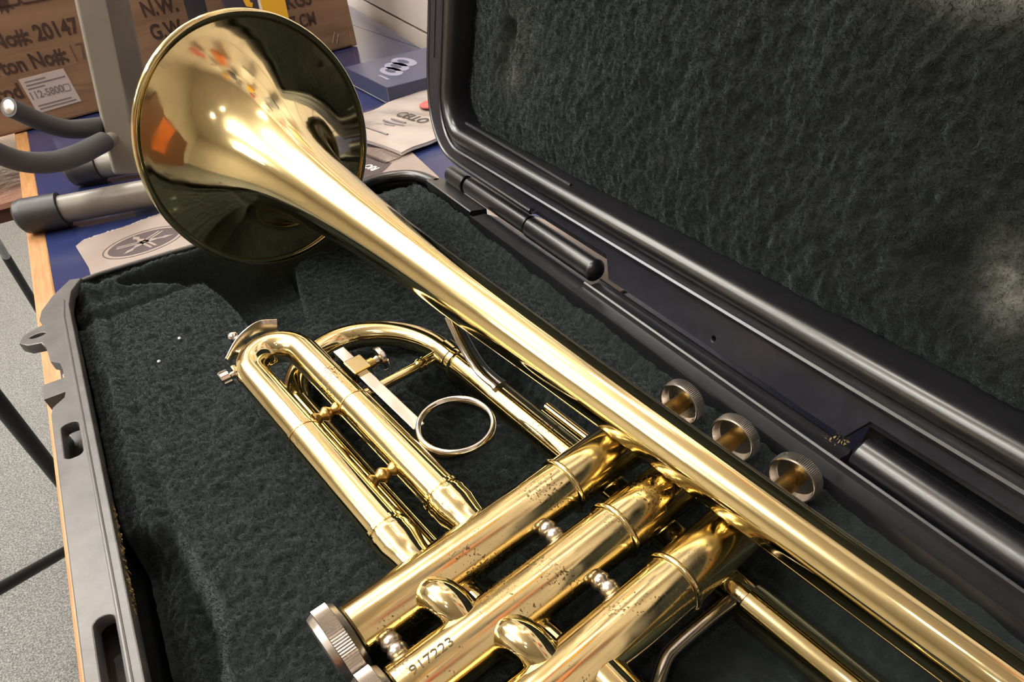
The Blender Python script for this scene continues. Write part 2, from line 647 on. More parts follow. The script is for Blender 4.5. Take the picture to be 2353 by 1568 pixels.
# display cabinet behind the photographer: mirrored in the brass
cab = empty('display_cabinet', (-1.7, -2.3, FLOOR))
tag(cab, 'walnut display cabinet with one orange front at the near wall', 'cabinet')
MB().box((0, 0, 650), (2400, 400, 1300)).build('body', M['brown'], cab, smooth=False)
for k in range(4):
    d = MB().box((-900 + 600 * k, 208, 800), (560, 18, 900)).build('door', M['orange' if k == 2 else 'brown'], cab, smooth=False)
    MB().box((-900 + 600 * k + 230, 226, 800), (14, 20, 160)).build('handle', M['silver'], d, smooth=False)

# ------------------------------------------------------------------ the table
table = empty('shop_table', (0.19, 0.55, FLOOR))
tag(table, 'blue laminate table with an oak edging strip', 'table')
TX, TY = -190, -550
oz = -FLOOR * 1000


def tb(mb, name, mat, **k):
    o = mb.build(name, mat, table, **k)
    return o


tb(MB().box(((-82 + 448) / 2 + TX, 550 + TY, oz - 15), (448 + 82, 2300, 30)), 'table_top', M['laminate'], smooth=False)
tb(MB().add([(447 + TX, -600 + TY, oz - 30), (WR0[0] + wd[0] * 2000 / 1 - 6 + TX if False else 447 + TX, 1700 + TY, oz - 30),
             (550 + TX, 1700 + TY, oz - 30), (447 + TX, 1010 + TY, oz - 30),
             (447 + TX, -600 + TY, oz), (447 + TX, 1700 + TY, oz), (550 + TX, 1700 + TY, oz), (447 + TX, 1010 + TY, oz)],
            [(4, 7, 6, 5), (0, 1, 2, 3), (1, 5, 6, 2), (2, 6, 7, 3)]), 'table_back_fillet', M['laminate'], smooth=False)
eo = tb(MB().box((-89.5 + TX, 550 + TY, oz - 15.2), (15, 2300, 30.4)), 'edging', M['wood'], smooth=False)
bevel(eo, 1.5, 2)
for x in (-50, 420):
    for y in (-500, 1600):
        tb(MB().box((x + TX, y + TY, (oz - 30) / 2), (40, 40, oz - 30)), 'leg', M['black_metal'], smooth=False)

# ------------------------------------------------------------------ trumpet case
case = empty('trumpet_case', (0, 0, 0))
tag(case, 'open black plastic trumpet case lined with dark fleece', 'instrument case')
RIMZ = 55.0


def hx(y):
    """x of the hinge axis at y"""
    return 161.0 + 0.042 * (y - 20.0)


Y0 = -130.0
outer = smooth_path([(-59, Y0 + 25), (-59, 150), (-59, 340), (-59, 378), (-58.4, 394), (-54, 410), (-38, 418), (20, 416), (72, 414), (112, 424), (138, 432), (154, 430), (166, 420), (170, 404), (170.5, 386), (170, 350), (hx(300) - 4, 300), (hx(150) - 4, 150), (hx(Y0) - 4, Y0 + 20)], 6)
outer += [(hx(Y0) - 14, Y0 + 6), (hx(Y0) - 30, Y0), (-35, Y0), (-52, Y0 + 8)]
# clockwise list: inside is on the right, so inward offsets are negative
shell = MB()
n_o = len(outer)
shell.sweep(outer, [(0, 53), (0, 40), (-1.5, 4), (-5, 0)], closed=True)
cb = np.mean(np.array(outer), axis=0)
base_i = len(shell.v)
bot = []
k = 4
for i in range(n_o):
    bot.append(i * k + 3)
shell.f.append(tuple(bot))
shell.build('shell', M['plastic'], case)

# lip along the far end
lip_path = [p for p in outer if p[1] > 396]
lip3 = [(p[0], p[1], RIMZ - 2.5) for p in lip_path if p[0] > 60]
MB().tube(lip3, 3.6, 14).build('far_lip', M['plastic'], case)
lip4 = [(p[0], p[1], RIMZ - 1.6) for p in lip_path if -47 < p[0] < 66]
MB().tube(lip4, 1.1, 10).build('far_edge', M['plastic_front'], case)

# front rim with slots and the latch recess
FX0, FX1 = -69.0, -55.5
notch = [(-69, 322), (-62.5, 318), (-62.0, 300), (-63.5, 292), (-68, 288)]
front_out = [(FX1, Y0 + 10), (FX1, 385), (-53, 402), (-47, 415), (-52, 417), (-62, 402), (-68, 388), (-69.5, 378), (-68, 371),
             (-73, 369), (-78, 365), (-79.5, 359), (-76, 354), (-70, 352), (-68, 345), (-67, 330), (-63.2, 325), (-62.4, 318), (-62.4, 300), (-63.5, 293), (-68.5, 288), (-69.5, 283), (-69.5, Y0 + 10)]
slots = [rrect(-67.4, -59.8, 246, 272, 3), rrect(-66.2, -59.2, 127, 160, 3), rrect(-66.2, -59.2, 20, 53, 3)]
eye = [(-71.5 + 4.2 * math.cos(a), 361 + 2.4 * math.sin(a)) for a in np.linspace(0, 2 * math.pi, 18, endpoint=False)]
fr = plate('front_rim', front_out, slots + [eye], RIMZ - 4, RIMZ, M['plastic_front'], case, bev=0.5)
MB().tube([(-58.4, Y0 + 14, RIMZ + 0.3), (-58.4, 372, RIMZ + 0.3), (-57.0, 392, RIMZ + 0.2)], 0.8, 10).build('rim_bead', M['plastic_bead'], fr)
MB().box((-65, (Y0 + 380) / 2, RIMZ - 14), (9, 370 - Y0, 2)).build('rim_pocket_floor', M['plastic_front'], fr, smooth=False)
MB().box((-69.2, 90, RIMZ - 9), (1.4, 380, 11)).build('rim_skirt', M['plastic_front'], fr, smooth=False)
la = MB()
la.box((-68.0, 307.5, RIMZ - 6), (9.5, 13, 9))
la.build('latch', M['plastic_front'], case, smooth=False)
MB().box((-61.8, 307, RIMZ - 9), (1.5, 38, 17)).build('notch_shade', M['plastic'], case, smooth=False)  # added dark wall standing in for the shade behind the latch
MB().tube([(-63.8, 319, RIMZ - 3), (-63.8, 311, RIMZ - 3)], 0.9, 8).build('latch_pin', M['nickel'], case)
MB().tube([(-63.5, 300, RIMZ - 3), (-63.2, 292, RIMZ - 3)], 0.9, 8).build('latch_pin', M['nickel'], case)

# rim on the hinge side: stepped profile along the hinge line
hp = [(hx(y), y) for y in np.linspace(Y0 + 10, 396, 40)]
prof = [(14.6, RIMZ - 12), (14.6, RIMZ - 0.4), (14.2, RIMZ + 0.5), (13.2, RIMZ + 0.5), (12.6, RIMZ - 0.6), (6.6, RIMZ - 0.9), (6.0, RIMZ + 0.9), (5.2, RIMZ + 1.3), (4.4, RIMZ + 0.9), (3.9, RIMZ - 1.6),
        (-2.8, RIMZ - 2.0), (-3.4, RIMZ - 0.5), (-4.2, RIMZ - 0.5), (-4.8, RIMZ - 3), (-9, RIMZ - 5), (-9, RIMZ - 12)]


def hinge_rim(name, ya, yb, prof):
    pth = [(hx(y), y) for y in np.linspace(ya, yb, 12)]
    return MB().sweep(pth, prof, prof_closed=True).build(name, M['plastic'], case)


inner = [p for p in prof if p[0] > 3.5] + [(3.6, RIMZ - 12)]
hinge_rim('hinge_rim', Y0 + 10, -62, prof)
hinge_rim('hinge_rim', -62, 78, inner)
hinge_rim('hinge_rim', 78, 224, prof)
narrow = [(14.6, RIMZ - 12), (14.6, RIMZ - 0.4), (14.2, RIMZ + 0.5), (13.2, RIMZ + 0.5), (12.6, RIMZ - 0.5), (4.6, RIMZ - 0.9), (0.8, RIMZ - 3.0), (-5, RIMZ - 6.2), (-5, RIMZ - 12)]
hinge_rim('hinge_rim', 224, 330, narrow)
hinge_rim('hinge_rim', 334, 398, [(12.0, RIMZ - 12), (12.0, RIMZ + 0.8), (11.2, RIMZ + 1.2), (1, RIMZ - 0.4), (1, RIMZ - 12)])


def barrel(y0, y1, r, dx=9.0, z=57.0, name='hinge_barrel', round_end=True):
    p0 = np.array((hx(y0) + dx - 5, y0, z))
    p1 = np.array((hx(y1) + dx - 5, y1, z))
    d = (p1 - p0) / np.linalg.norm(p1 - p0)
    L = np.linalg.norm(p1 - p0)
    pr = [(0, r * 0.55), (r * 0.18, r * 0.82), (r * 0.45, r)] if round_end else [(0, r * 0.92), (0.6, r)]
    pr += [(L - 0.6, r), (L, r * 0.92)]
    return MB().lathe(p0, d, pr, 24).build(name, M['plastic'], case)


barrel(226, 290, 5.6)
barrel(292, 366, 5.4, dx=9.5, round_end=False)
barrel(369, 392, 5.4, round_end=False)
barrel(-60, 74, 6.0, dx=7.5)
MB().tube([(hx(232) + 4, 232, 57), (hx(388) + 4, 388, 57)], 1.6, 8).build('hinge_pin', M['plastic'], case)
MB().tube([(hx(-50) + 2.5, -50, 57), (hx(66) + 2.5, 66, 57)], 1.6, 8).build('hinge_pin', M['plastic'], case)

# ---- fleece lining of the lower half: a height field


def value_noise(X, Y, cell, seed):
    r = np.random.default_rng(seed)
    G = r.random((512, 512))
    u, v = X / cell + 200.0, Y / cell + 200.0
    i, j = np.floor(u).astype(int), np.floor(v).astype(int)
    a, b = u - i, v - j
    a = a * a * (3 - 2 * a)
    b = b * b * (3 - 2 * b)
    g = lambda p, q: G[p % 512, q % 512]
    return (g(i, j) * (1 - a) * (1 - b) + g(i + 1, j) * a * (1 - b) + g(i, j + 1) * (1 - a) * b + g(i + 1, j + 1) * a * b) - 0.5


def poly_sd(X, Y, poly):
    """signed distance to a polygon, negative inside"""
    P = np.array(poly, float)
    d = np.full(X.shape, 1e9)
    ins = np.zeros(X.shape, bool)
    for k in range(len(P)):
        a, b = P[k], P[(k + 1) % len(P)]
        e = b - a
        t = np.clip(((X - a[0]) * e[0] + (Y - a[1]) * e[1]) / (e @ e), 0, 1)
        d = np.minimum(d, np.hypot(X - a[0] - t * e[0], Y - a[1] - t * e[1]))
        c = (a[1] > Y) != (b[1] > Y)
        with np.errstate(divide='ignore', invalid='ignore'):
            xi = a[0] + (Y - a[1]) * e[0] / (e[1] if e[1] != 0 else 1e-9)
        ins ^= c & (X < xi)
    return np.where(ins, -d, d)


def sstep(d, w):
    t = np.clip(0.5 - d / w, 0, 1)
    return t * t * (3 - 2 * t)


bell_pit = [(p[0], p[1]) for p in smooth_path([(-28, 408), (-6, 402), (8, 392), (18, 362), (22, 330), (24, 308), (31, 295), (43, 302), (49, 320), (54, 350), (60, 366), (78, 372), (112, 372), (134, 384), (140, 404), (132, 414)], 4)]
valve_well = [(38, -90), (38, 120), (52, 190), (72, 214), (104, 222), (119, 205), (121, 120), (121, -90)]
front_well = smooth_path([(-62, 205), (-50, 200), (-42, 190), (-38, 170), (-37, 150), (-41, 128), (-40, 100), (-36, 40), (-62, 40)], 4)


def fleece_height(X, Y):
    z = np.full(X.shape, 45.5)
    z -= 2.2 * sstep(X + 52.5, 5)                            # falls away to the front rim
    z += 2.2 * np.exp(-((X + 46.5) / 2.6) ** 2)              # soft ridge along the front
    z -= 1.6 * np.exp(-((X + 41) / 3.0) ** 2)
    z -= 37 * sstep(poly_sd(X, Y, bell_pit), 6)
    z -= 20 * sstep(poly_sd(X, Y, valve_well), 22) * (1 - 0 * X)
    z -= 17 * sstep(poly_sd(X, Y, front_well), 12)
    z -= 8 * sstep(-(Y - 406 - 0.02 * X), 10) * 0
    # slope up to the far rim, gutter in front of it on the left
    z -= 6 * np.exp(-((Y - 391 - 0.10 * X) / 6.0) ** 2) * (X < 20)
    z += 7 * sstep(-(Y - 405), 14) * (X < 62)
    z += 5.0 * sstep(-(X - (hx(Y) - 16.5)), 6)                  # drop towards the hinge side
    z = np.maximum(z, 7)
    z += 2.6 * value_noise(X, Y, 22, 1) + 1.1 * value_noise(X, Y, 7, 2)
    z += 0.9 * value_noise(X, Y, 3.8, 3) + 1.5 * value_noise(X, Y, 1.8, 4)
    return z


def pile_blades(P, nrm, length, width, seed, lean=0.9):
    """short fibres: one thin triangle each"""
    r = np.random.default_rng(seed)
    n = len(P)
    d = nrm + lean * r.normal(size=(n, 3)) * 0.6
    d /= np.linalg.norm(d, axis=1)[:, None]
    s = np.cross(d, r.normal(size=(n, 3)))
    s /= np.linalg.norm(s, axis=1)[:, None]
    L = length * (0.5 + r.random(n))[:, None]
    w = width * (0.6 + 0.8 * r.random(n))[:, None]
    v = np.stack([P - s * w, P + s * w, P + d * L], axis=1).reshape(-1, 3)
    f = np.arange(3 * n).reshape(-1, 3)
    return v, f


def raw_mesh(name, v, f, mat, parent, worn=None, smooth=True):
    me = bpy.data.meshes.new(name)
    v = np.asarray(v, np.float32) * MM
    f = np.asarray(f, np.int32)
    nv, nf, k = len(v), len(f), f.shape[1]
    me.vertices.add(nv)
    me.vertices.foreach_set('co', v.ravel())
    me.loops.add(nf * k)
    me.loops.foreach_set('vertex_index', f.ravel())
    me.polygons.add(nf)
    me.polygons.foreach_set('loop_start', np.arange(0, nf * k, k, dtype=np.int32))
    me.polygons.foreach_set('use_smooth', np.full(nf, smooth))
    me.update(calc_edges=True)
    if worn is not None:
        at = me.attributes.new('worn', 'FLOAT', 'POINT')
        at.data.foreach_set('value', np.asarray(worn, np.float32))
    me.materials.append(mat)
    o = bpy.data.objects.new(name, me)
    COL.objects.link(o)
    o.parent = parent
    return o


def grid_faces(nx, ny):
    i = np.arange((nx - 1) * (ny - 1))
    a = (i // (ny - 1)) * ny + i % (ny - 1)
    return np.stack([a, a + ny, a + ny + 1, a + 1], axis=1)


ys = np.concatenate([np.arange(Y0 + 6, 70, 4.0), np.arange(70, 415, 0.9)])
us = np.linspace(0, 1, 240)
Yg = np.repeat(ys[None, :], len(us), 0)
# the lining runs from the front rim to the hinge rim and rounds the far corners
farcut = np.clip((Yg - 396) / 20, 0, 1)
xa = -57 + 16 * farcut ** 2
xb = np.vectorize(hx)(Yg) - 12.6 - 9 * farcut ** 2
Xg = xa + (xb - xa) * us[:, None]
tt = np.clip((us[:, None] - 0.55) / 0.3, 0, 1)
Yg = Yg + 11 * tt * tt * (3 - 2 * tt) * np.clip((Yg - 360) / 54, 0, 1)
Zg = fleece_height(Xg, Yg)
V = np.stack([Xg, Yg, Zg], axis=2).reshape(-1, 3)
worn0 = np.zeros(len(V))
lining = raw_mesh('lining', V, grid_faces(len(us), len(ys)), M['fleece'], case, worn0)
nb = 230000
by = 60 + (418 - 60) * rng.random(nb)
bx = -55 + (161 + 0.042 * (by - 20) - 13.5 + 55) * rng.random(nb)
bz = fleece_height(bx, by)
gx = (fleece_height(bx + 0.6, by) - bz) / 0.6
gy = (fleece_height(bx, by + 0.6) - bz) / 0.6
nr = np.stack([-gx, -gy, np.ones(nb)], 1)
nr /= np.linalg.norm(nr, axis=1)[:, None]
v, f = pile_blades(np.stack([bx, by, bz], 1), nr, 1.7, 0.085, 5, 1.6)
pile = raw_mesh('pile', v, f, M['fleece'], lining, np.zeros(len(v)), smooth=False)
tag(pile, kind='stuff')

# crumbs of yellow foam where the lining has come loose from the front rim
cr = MB()
for k in range(170):
    y = 158 + 54 * random.random()
    x = -55.0 + random.uniform(-0.3, 1.1) * random.random()
    q = [(x + random.uniform(-.45, .45), y + random.uniform(-.7, .7), 53.0 + random.uniform(-1.2, .9)) for _ in range(4)]
    cr.add(q, [(0, 1, 2), (0, 2, 3), (0, 3, 1), (1, 3, 2)])
for k in range(26):
    q0_ = U(random.gauss(1928, 16), random.gauss(1008, 9), RIMZ)
    q = [(q0_[0] + random.uniform(-.6, .6), q0_[1] + random.uniform(-.6, .6), RIMZ + random.uniform(-.6, 1.0)) for _ in range(4)]
    cr.add(q, [(0, 1, 2), (0, 2, 3), (0, 3, 1), (1, 3, 2)])
tag(cr.build('foam_crumbs', M['foam'], fr, smooth=False), kind='stuff')

# ---- lid: local axes s (along the hinge), h (up the lid), n (towards the viewer)
ev = np.array([0.042, 1, 0]) / math.hypot(0.042, 1)
xpv = np.array([ev[1], -ev[0], 0])
th = math.radians(77)
lv = math.cos(th) * xpv + math.sin(th) * np.array([0, 0, 1.0])
nv_ = np.cross(ev, lv)            # points away from the viewer (+x)
nv_ = -nv_
LM = np.array([ev, lv, nv_]).T      # columns s,h,n  (left-handed pair is avoided below)
LO = np.array([161.0, 20, 57])


def LP(s, h, n=0.0):
    return tuple(LO + LM @ np.array((s, h, n)))


def lidmap(mb):
    mb.v = [LP(*p) for p in mb.v]
    mb.f = [tuple(reversed(q)) for q in mb.f]
    return mb


S0, S1, H1 = -140.0, 386.0, 226.0
ridge = rrect(S0, S1, 18.0, H1, 30, 8)            # counter-clockwise in (s,h): inward = left
lid = lidmap(MB().sweep(ridge, [(-8, -2.2), (-0.8, -1.4), (-0.5, 0.6), (0.1, 1.5), (1.0, 1.7), (1.8, 1.0), (2.2, -1.6), (3.6, -2.2)] + [(8.4 - 4.5 * math.cos(a), -1.8 + 4.8 * math.sin(a)) for a in np.linspace(0.1, math.pi - 0.15, 11)] + [(13.2, -5), (13.8, -16)], closed=True)).build('lid', M['plastic'], case)
# flat flange outside the ridge
lo_out = [(S0 - 6, 3), (-120, 3), (-116, 12.5), (56, 12.5), (61, 3), (194, 3), (199, 13), (262, 13), (266, 10.2), (320, 10.5), (358, 11), (377, 13), (391, 20), (401.5, 33), (406.5, 52), (407, 80), (407, H1 + 6), (400, H1 + 18), (385, H1 + 24), (S0 + 10, H1 + 24), (S0 - 12, H1 + 16), (S0 - 18, H1), (S0 - 18, 20)]
lo_out = [(a, b) for a, b in lo_out]
hole1 = [(125 + 1.6 * math.cos(a), 6.6 + 1.6 * math.sin(a)) for a in np.linspace(0, 2 * math.pi, 16, endpoint=False)]
tmp = plate('lid_flange', lo_out, [rrect(S0 + 4, S1 - 4, 22, H1 - 4, 26, 8), hole1], -3.4, -1.2, M['plastic_lid'], lid, bev=0.5)
for vv in tmp.data.vertices:
    vv.co = Vector(LP(vv.co.x / MM, vv.co.y / MM, vv.co.z / MM)) * MM
tmp.data.flip_normals()
# bead along the outer edge of the flange
edge = smooth_path([(268, 10.2), (320, 10.5), (358, 11), (377, 13), (391, 20), (401.5, 33), (406.5, 52), (407, 80), (407, 150), (407, H1)], 5)
lidmap(MB().tube([(a, b, -1.2) for a, b in edge], 1.5, 10)).build('edge_bead', M['plastic'], lid)
# short raised ribs
for q in (((356, 34.5), (240, 31.5)), ((398, 62), (398, 150)), ((28, 26.5), (-120, 22))):
    (a0, b0), (a1, b1) = q
    lidmap(MB().tube([(a0, b0, -4.0 if a0 < 390 else -0.6), (a1, b1, -4.0 if a0 < 390 else -0.6)], 0.8, 8)).build('rib', M['plastic'], lid)
for (a0, a1, b) in ((268, 335, 13.2), (205, 300, 15.0)):
    lidmap(MB().tube([(a0, b, -1.2), (a1, b + 1, -1.2)], 0.5, 8)).build('rib', M['plastic'], lid)
lidmap(MB().box((-29, 7, -11), (176, 16, 2))).build('slot_shade', M['plastic'], lid, smooth=False)  # added black strip in place of the shade inside the hinge slot
# outer wall and back of the lid
lw = MB().sweep([(a, b) for a, b in lo_out], [(0.5, -1.6), (3.5, -8), (6, -30), (14, -42)], closed=True)
kk = len(lo_out)
lw.f.append(tuple(i * 4 + 3 for i in range(kk)))
lidmap(lw).build('lid_shell', M['plastic'], lid)
# fleece in the lid
ss = np.concatenate([np.arange(S0 + 12, -10, 2.5), np.arange(-10, S1 - 9, 1.0)])
hh = np.concatenate([np.arange(29.5, 135, 1.0), np.arange(135, H1 - 10, 2.0)])
Sg, Hg = np.meshgrid(ss, hh, indexing='ij')


def lid_depth(S, Hh):
    e = np.minimum.reduce([S - (S0 + 12), (S1 - 12) - S, Hh - 29.5, (H1 - 12) - Hh])
    cx, cy = np.maximum(S - (S1 - 12 - 24), 0), np.maximum(29.5 + 24 - Hh, 0)
    rr = 24 - np.hypot(cx, cy)
    e = np.where((cx > 0) & (cy > 0), np.minimum(e, rr), e)
    n = -16 + 5.5 * (1 - np.exp(-np.clip(e, 0, None) / 7.0))
    n = np.where(e < 0, -17.0, n)
    n -= 9 * np.exp(-(((S - 326) / 5.0) ** 2 + ((Hh - 84) / 6.0) ** 2))      # hollow for the latch
    n -= 4 * np.exp(-(((S - 330) / 6.0) ** 2 + ((Hh - 70) / 10.0) ** 2))
    n -= 5 * np.exp(-(((S - 58) / 16.0) ** 2 + ((Hh - 60) / 9.0) ** 2))
    n += 2.4 * value_noise(S, Hh, 24, 21) + 1.2 * value_noise(S, Hh, 6, 22) + 0.8 * value_noise(S, Hh, 3.6, 23) + 1.4 * value_noise(S, Hh, 1.8, 24)
    return n


def lid_worn(S, Hh):
    w = 0.75 * np.exp(-((((S - 47) * 0.75 + (Hh - 60) * -0.66) / 6.0) ** 2 + (((S - 47) * 0.66 + (Hh - 60) * 0.75) / 11.0) ** 2))
    w += 0.9 * np.exp(-(((S - 82) / 20.0) ** 2 + ((Hh - 122) / 6.0) ** 2))
    w += 0.45 * np.exp(-(((S - 317) / 3.0) ** 2 + ((Hh - 66) / 4.5) ** 2))
    w += 0.14 * np.exp(-(((S - 318) / 26.0) ** 2 + ((Hh - 78) / 30.0) ** 2))
    return np.clip(w * (0.7 + 0.8 * (value_noise(S, Hh, 3, 31) + 0.5)), 0, 1)


Ng = lid_depth(Sg, Hg)
V = LO + np.stack([Sg, Hg, Ng], axis=2).reshape(-1, 3) @ LM.T
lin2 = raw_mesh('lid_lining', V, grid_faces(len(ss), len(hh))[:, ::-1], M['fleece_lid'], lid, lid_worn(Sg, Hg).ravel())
nb = 230000
bs_, bh_ = rng.uniform(-40, S1 - 14, nb), rng.uniform(31, 190, nb)
bn_ = lid_depth(bs_, bh_)
P = LO + np.stack([bs_, bh_, bn_], 1) @ LM.T
v, f = pile_blades(P, np.repeat(nv_[None], nb, 0), 1.6, 0.085, 8, 1.6)
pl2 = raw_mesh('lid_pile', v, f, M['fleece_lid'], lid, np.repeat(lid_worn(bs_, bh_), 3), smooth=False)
tag(pl2, kind='stuff')

# ------------------------------------------------------------------ trumpet
P0c = np.array([-134.44378125, -171.86504421, 339.88527367])
BW = RW @ P0c + np.array([0, 0, CAMZ])                       # centre of the bell mouth (mm)
Dw = np.array([-0.13049287, 0.98701243, 0.09369137])
Vw = np.array([0.99144551, 0.12964884, 0.01506599])
Zw = np.array([-0.00272334, -0.0948559, 0.99548729])
tr = empty('trumpet', mw=Matrix(((Dw[0], -Vw[0], Zw[0], BW[0] * MM), (Dw[1], -Vw[1], Zw[1], BW[1] * MM), (Dw[2], -Vw[2], Zw[2], BW[2] * MM), (0, 0, 0, 1))))
tag(tr, 'worn lacquered brass trumpet lying on its side in the fleece lined case', 'trumpet')


def T(t, v, z):
    """t: distance behind the bell mouth, v: towards the finger buttons, z: up; mm"""
    return (-t, -v, z)


AX = (-1, 0, 0)      # from the bell towards the player
VX = (0, -1, 0)      # towards the buttons
bell_prof = [(0, 61.5), (0.8, 59.2), (2.0, 56.0), (4, 51.6), (7, 46.2), (10, 41.9), (14, 37.4), (19, 33.1), (25, 29.3), (32, 26.0), (40, 23.2), (50, 20.6), (62, 18.3), (76, 16.4), (92, 14.8), (110, 13.4), (132, 12.15), (155, 11.4), (178, 10.85), (198, 10.35), (217, 9.9), (249, 9.25), (277, 8.8), (301, 8.5), (323, 8.3), (342, 8.2), (359, 8.15), (395, 8.0)]
xs = np.array([p[0] for p in bell_prof])
rs = np.array([p[1] for p in bell_prof])
bp = smooth_path(bell_prof, 4)
b = MB()
b.lathe((0, 0, 0), AX, [(p[0], p[1]) for p in bp], 96)
b.f = [q for q in b.f if len(q) == 4]
inner_p = [(p[0] + 0.3, max(p[1] - 0.6, 4)) for p in bp if p[0] < 200]
b2 = MB().lathe((0, 0, 0), AX, list(reversed(inner_p)), 96)
b2.f = [q for q in b2.f if len(q) == 4]
b.add(b2.v, b2.f)
bell = b.build('bell', M['bell'], tr, angle=60)
rimp = [(2.0 * math.sin(a) + 0.2, 61.2 + 2.0 * math.cos(a)) for a in np.linspace(0, 2 * math.pi, 14, endpoint=False)]
MB().lathe((0, 0, 0), AX, rimp, 96, closed=True).build('bell_rim', M['bell'], bell, angle=80)
# bell bow back to the first valve
bow = [T(393, 0, 0), T(412, 0, -0.5)] + [T(412 + 30 * math.sin(a), -30 + 30 * math.cos(a), -1 - 17 * (a / math.pi)) for a in np.linspace(0.15, math.pi, 14)] + [T(395, -60, -18.5), T(320, -60, -18.5)]
MB().tube(bow, list(np.linspace(8.0, 6.4, len(bow))), 24).build('bell_bow', M['bell'], tr, angle=60)

VT = [266.3, 289.8, 313.6]
ZV = -18.5


def knurled(o, ax, r, w, name, mat, par, seg=120, back=1.6):
    pr = [(0, r - 4.5), (0.3, r - 1.4), (back, r - 0.5), (back + 0.2, r), (back + w, r), (back + w + 0.2, r - 0.6), (back + w + 1.6, r - 1.4), (back + w + 1.9, r - 3)]
    return MB().lathe(o, ax, pr, seg, knurl=((3, 4), -0.35)).build(name, mat, par, angle=25)


for i, t in enumerate(VT):
    c = MB()
    c.lathe(T(t, -104, ZV), VX, [(0, 8.2), (0.6, 8.7), (40, 8.8), (77.8, 9.0), (78.2, 9.25), (112, 9.25), (113, 8.6)], 64)
    vc = c.build('valve_casing', M['valve'], tr, angle=30)
    MB().lathe(T(t, -26.2, ZV), VX, [(0, 9.1), (0.3, 9.9), (1.0, 10.15), (1.7, 9.9), (2.0, 9.2)], 64).build('collar', M['valve'], vc, angle=60)
    # bottom cap
    knurled(T(t, -113.2, ZV), VX, 11.6, 4.6, 'bottom_cap', M['nickel'], vc, 170, back=2.2)
    MB().lathe(T(t, 7, ZV), VX, [(0, 9.3), (0.4, 10.3), (4.4, 10.3), (5.2, 9.2), (7, 6.2), (7.6, 4.4)], 72, knurl=((1, 2), -0.3)).build('top_cap', M['valve'], vc, angle=25)
    MB().lathe(T(t, 12, ZV), VX, [(0, 3.2), (23, 3.2), (23.6, 3.2)], 24).build('stem', M['raw'], vc)
    MB().lathe(T(t, 15.5, ZV), VX, [(0, 5.0), (4.2, 5.0), (4.6, 4.4)], 24).build('felt', M['felt_white'], vc)
    # finger button: knurled disc with a dished underside
    pr = [(3.6, 3.2), (3.9, 4.6), (3.4, 6.9), (1.4, 7.5), (0.4, 7.9), (0.2, 8.2), (0.5, 8.6), (1.3, 8.85), (4.2, 8.85), (4.6, 8.4), (5.2, 7.2), (5.5, 0.05)]
    MB().lathe(T(t, 31.2, ZV), VX, pr, 180, knurl=((7, 8), -0.25)).build('button', M['nickel'], vc, angle=25)

# serial number on the second casing
sn = Matrix(((0, -1, 0, 0), (1, 0, 0, 0), (0, 0, 1, 0), (0, 0, 0, 1)))
# letters run from the bottom cap towards the buttons (local -y), tops towards the bell (+x)
mw = Matrix(((0, 1, 0, -291.2 * MM), (-1, 0, 0, 99.5 * MM), (0, 0, 1, (ZV + 8.86) * MM), (0, 0, 0, 1)))
text('serial_number', '917223', 3.6, mw, M['ink'], tr, thick=0.12, sx=1.25)

# third valve slide
US, LS = -56.9, -78.4
for v_ in (US, LS):
    MB().lathe(T(187, v_, ZV), AX, [(0, 6.45), (0.4, 6.75), (56, 6.8), (56.3, 6.8)], 40).build('slide_sleeve', M['slide'], tr, angle=40)
cen = (US + LS) / 2
rad = (US - LS) / 2
cr_ = [T(190, US, ZV), T(150, US, ZV)] + [T(146 - rad * 1.15 * math.sin(a), cen + rad * math.cos(a), ZV) for a in np.linspace(0, math.pi, 16)] + [T(150, LS, ZV), T(190, LS, ZV)]
third = MB().tube(cr_, 6.45, 36).build('third_slide', M['slide'], tr, angle=60)
for v_ in (US, LS):
    MB().lathe(T(242.5, v_, ZV), AX, [(0, 6.8), (0.2, 7.5), (1.6, 7.5), (1.8, 7.0), (3, 7.0), (3.2, 7.5), (4.4, 7.5), (5, 7.3), (9, 7.4), (12, 6.6), (15.5, 6.2), (18, 6.2)], 64, hold=False).build('ferrule', M['slide'], tr, angle=50)
for v_ in (US, LS):
    MB().lathe(T(187 if v_ == US else 189, v_, ZV), AX, [(0, 6.4), (0.08, 6.92), (0.5, 6.92), (0.6, 6.4)], 40).build('joint_ring', M['raw'], third, angle=40)
for t in (184.5, 223.5):
    MB().lathe(T(t, LS + 6, ZV + 1.0), VX, [(0, 2.6), (1.2, 2.4), (2.4, 1.5), (3.4, 2.2), (4.4, 2.9), (5.2, 2.9), (6.2, 2.2), (7.2, 1.5), (8.4, 2.4), (9.4, 2.6)], 20).build('slide_brace', M['raw'], tr, angle=60)

# stop screw and water key at the end of the third slide
wk = MB()
wk.box(T(129.5, -75.6, ZV + 1), (7.5, 5.5, 4.5), rz=0.5)
water = wk.build('water_key_post', M['slide'], tr, smooth=False)
bevel(water, 0.7, 2)
lv_ = smooth_path([T(131, -83, ZV + 1.5), T(126.5, -76, ZV + 3.5), T(124.5, -70, ZV + 4.5), T(122.5, -64, ZV + 3.5), T(124, -58, ZV + 1.5)], 5)
MB().tube(lv_, [1.0, 1.0, 1.1, 1.2, 1.4] * 5 if False else list(np.linspace(1.1, 2.2, len(lv_))), 14, flat=(0.55, 1.6)).build('water_key_lever', M['nickel'], tr)
MB().lathe(T(121.8, -75.4, ZV + 2.0), (0, 0, 1), [(0, 0.05), (0.5, 1.5), (1.6, 2.3), (2.8, 2.3), (3.9, 1.5), (4.4, 0.05)], 18).build('water_key_pivot', M['silver'], tr, angle=80)
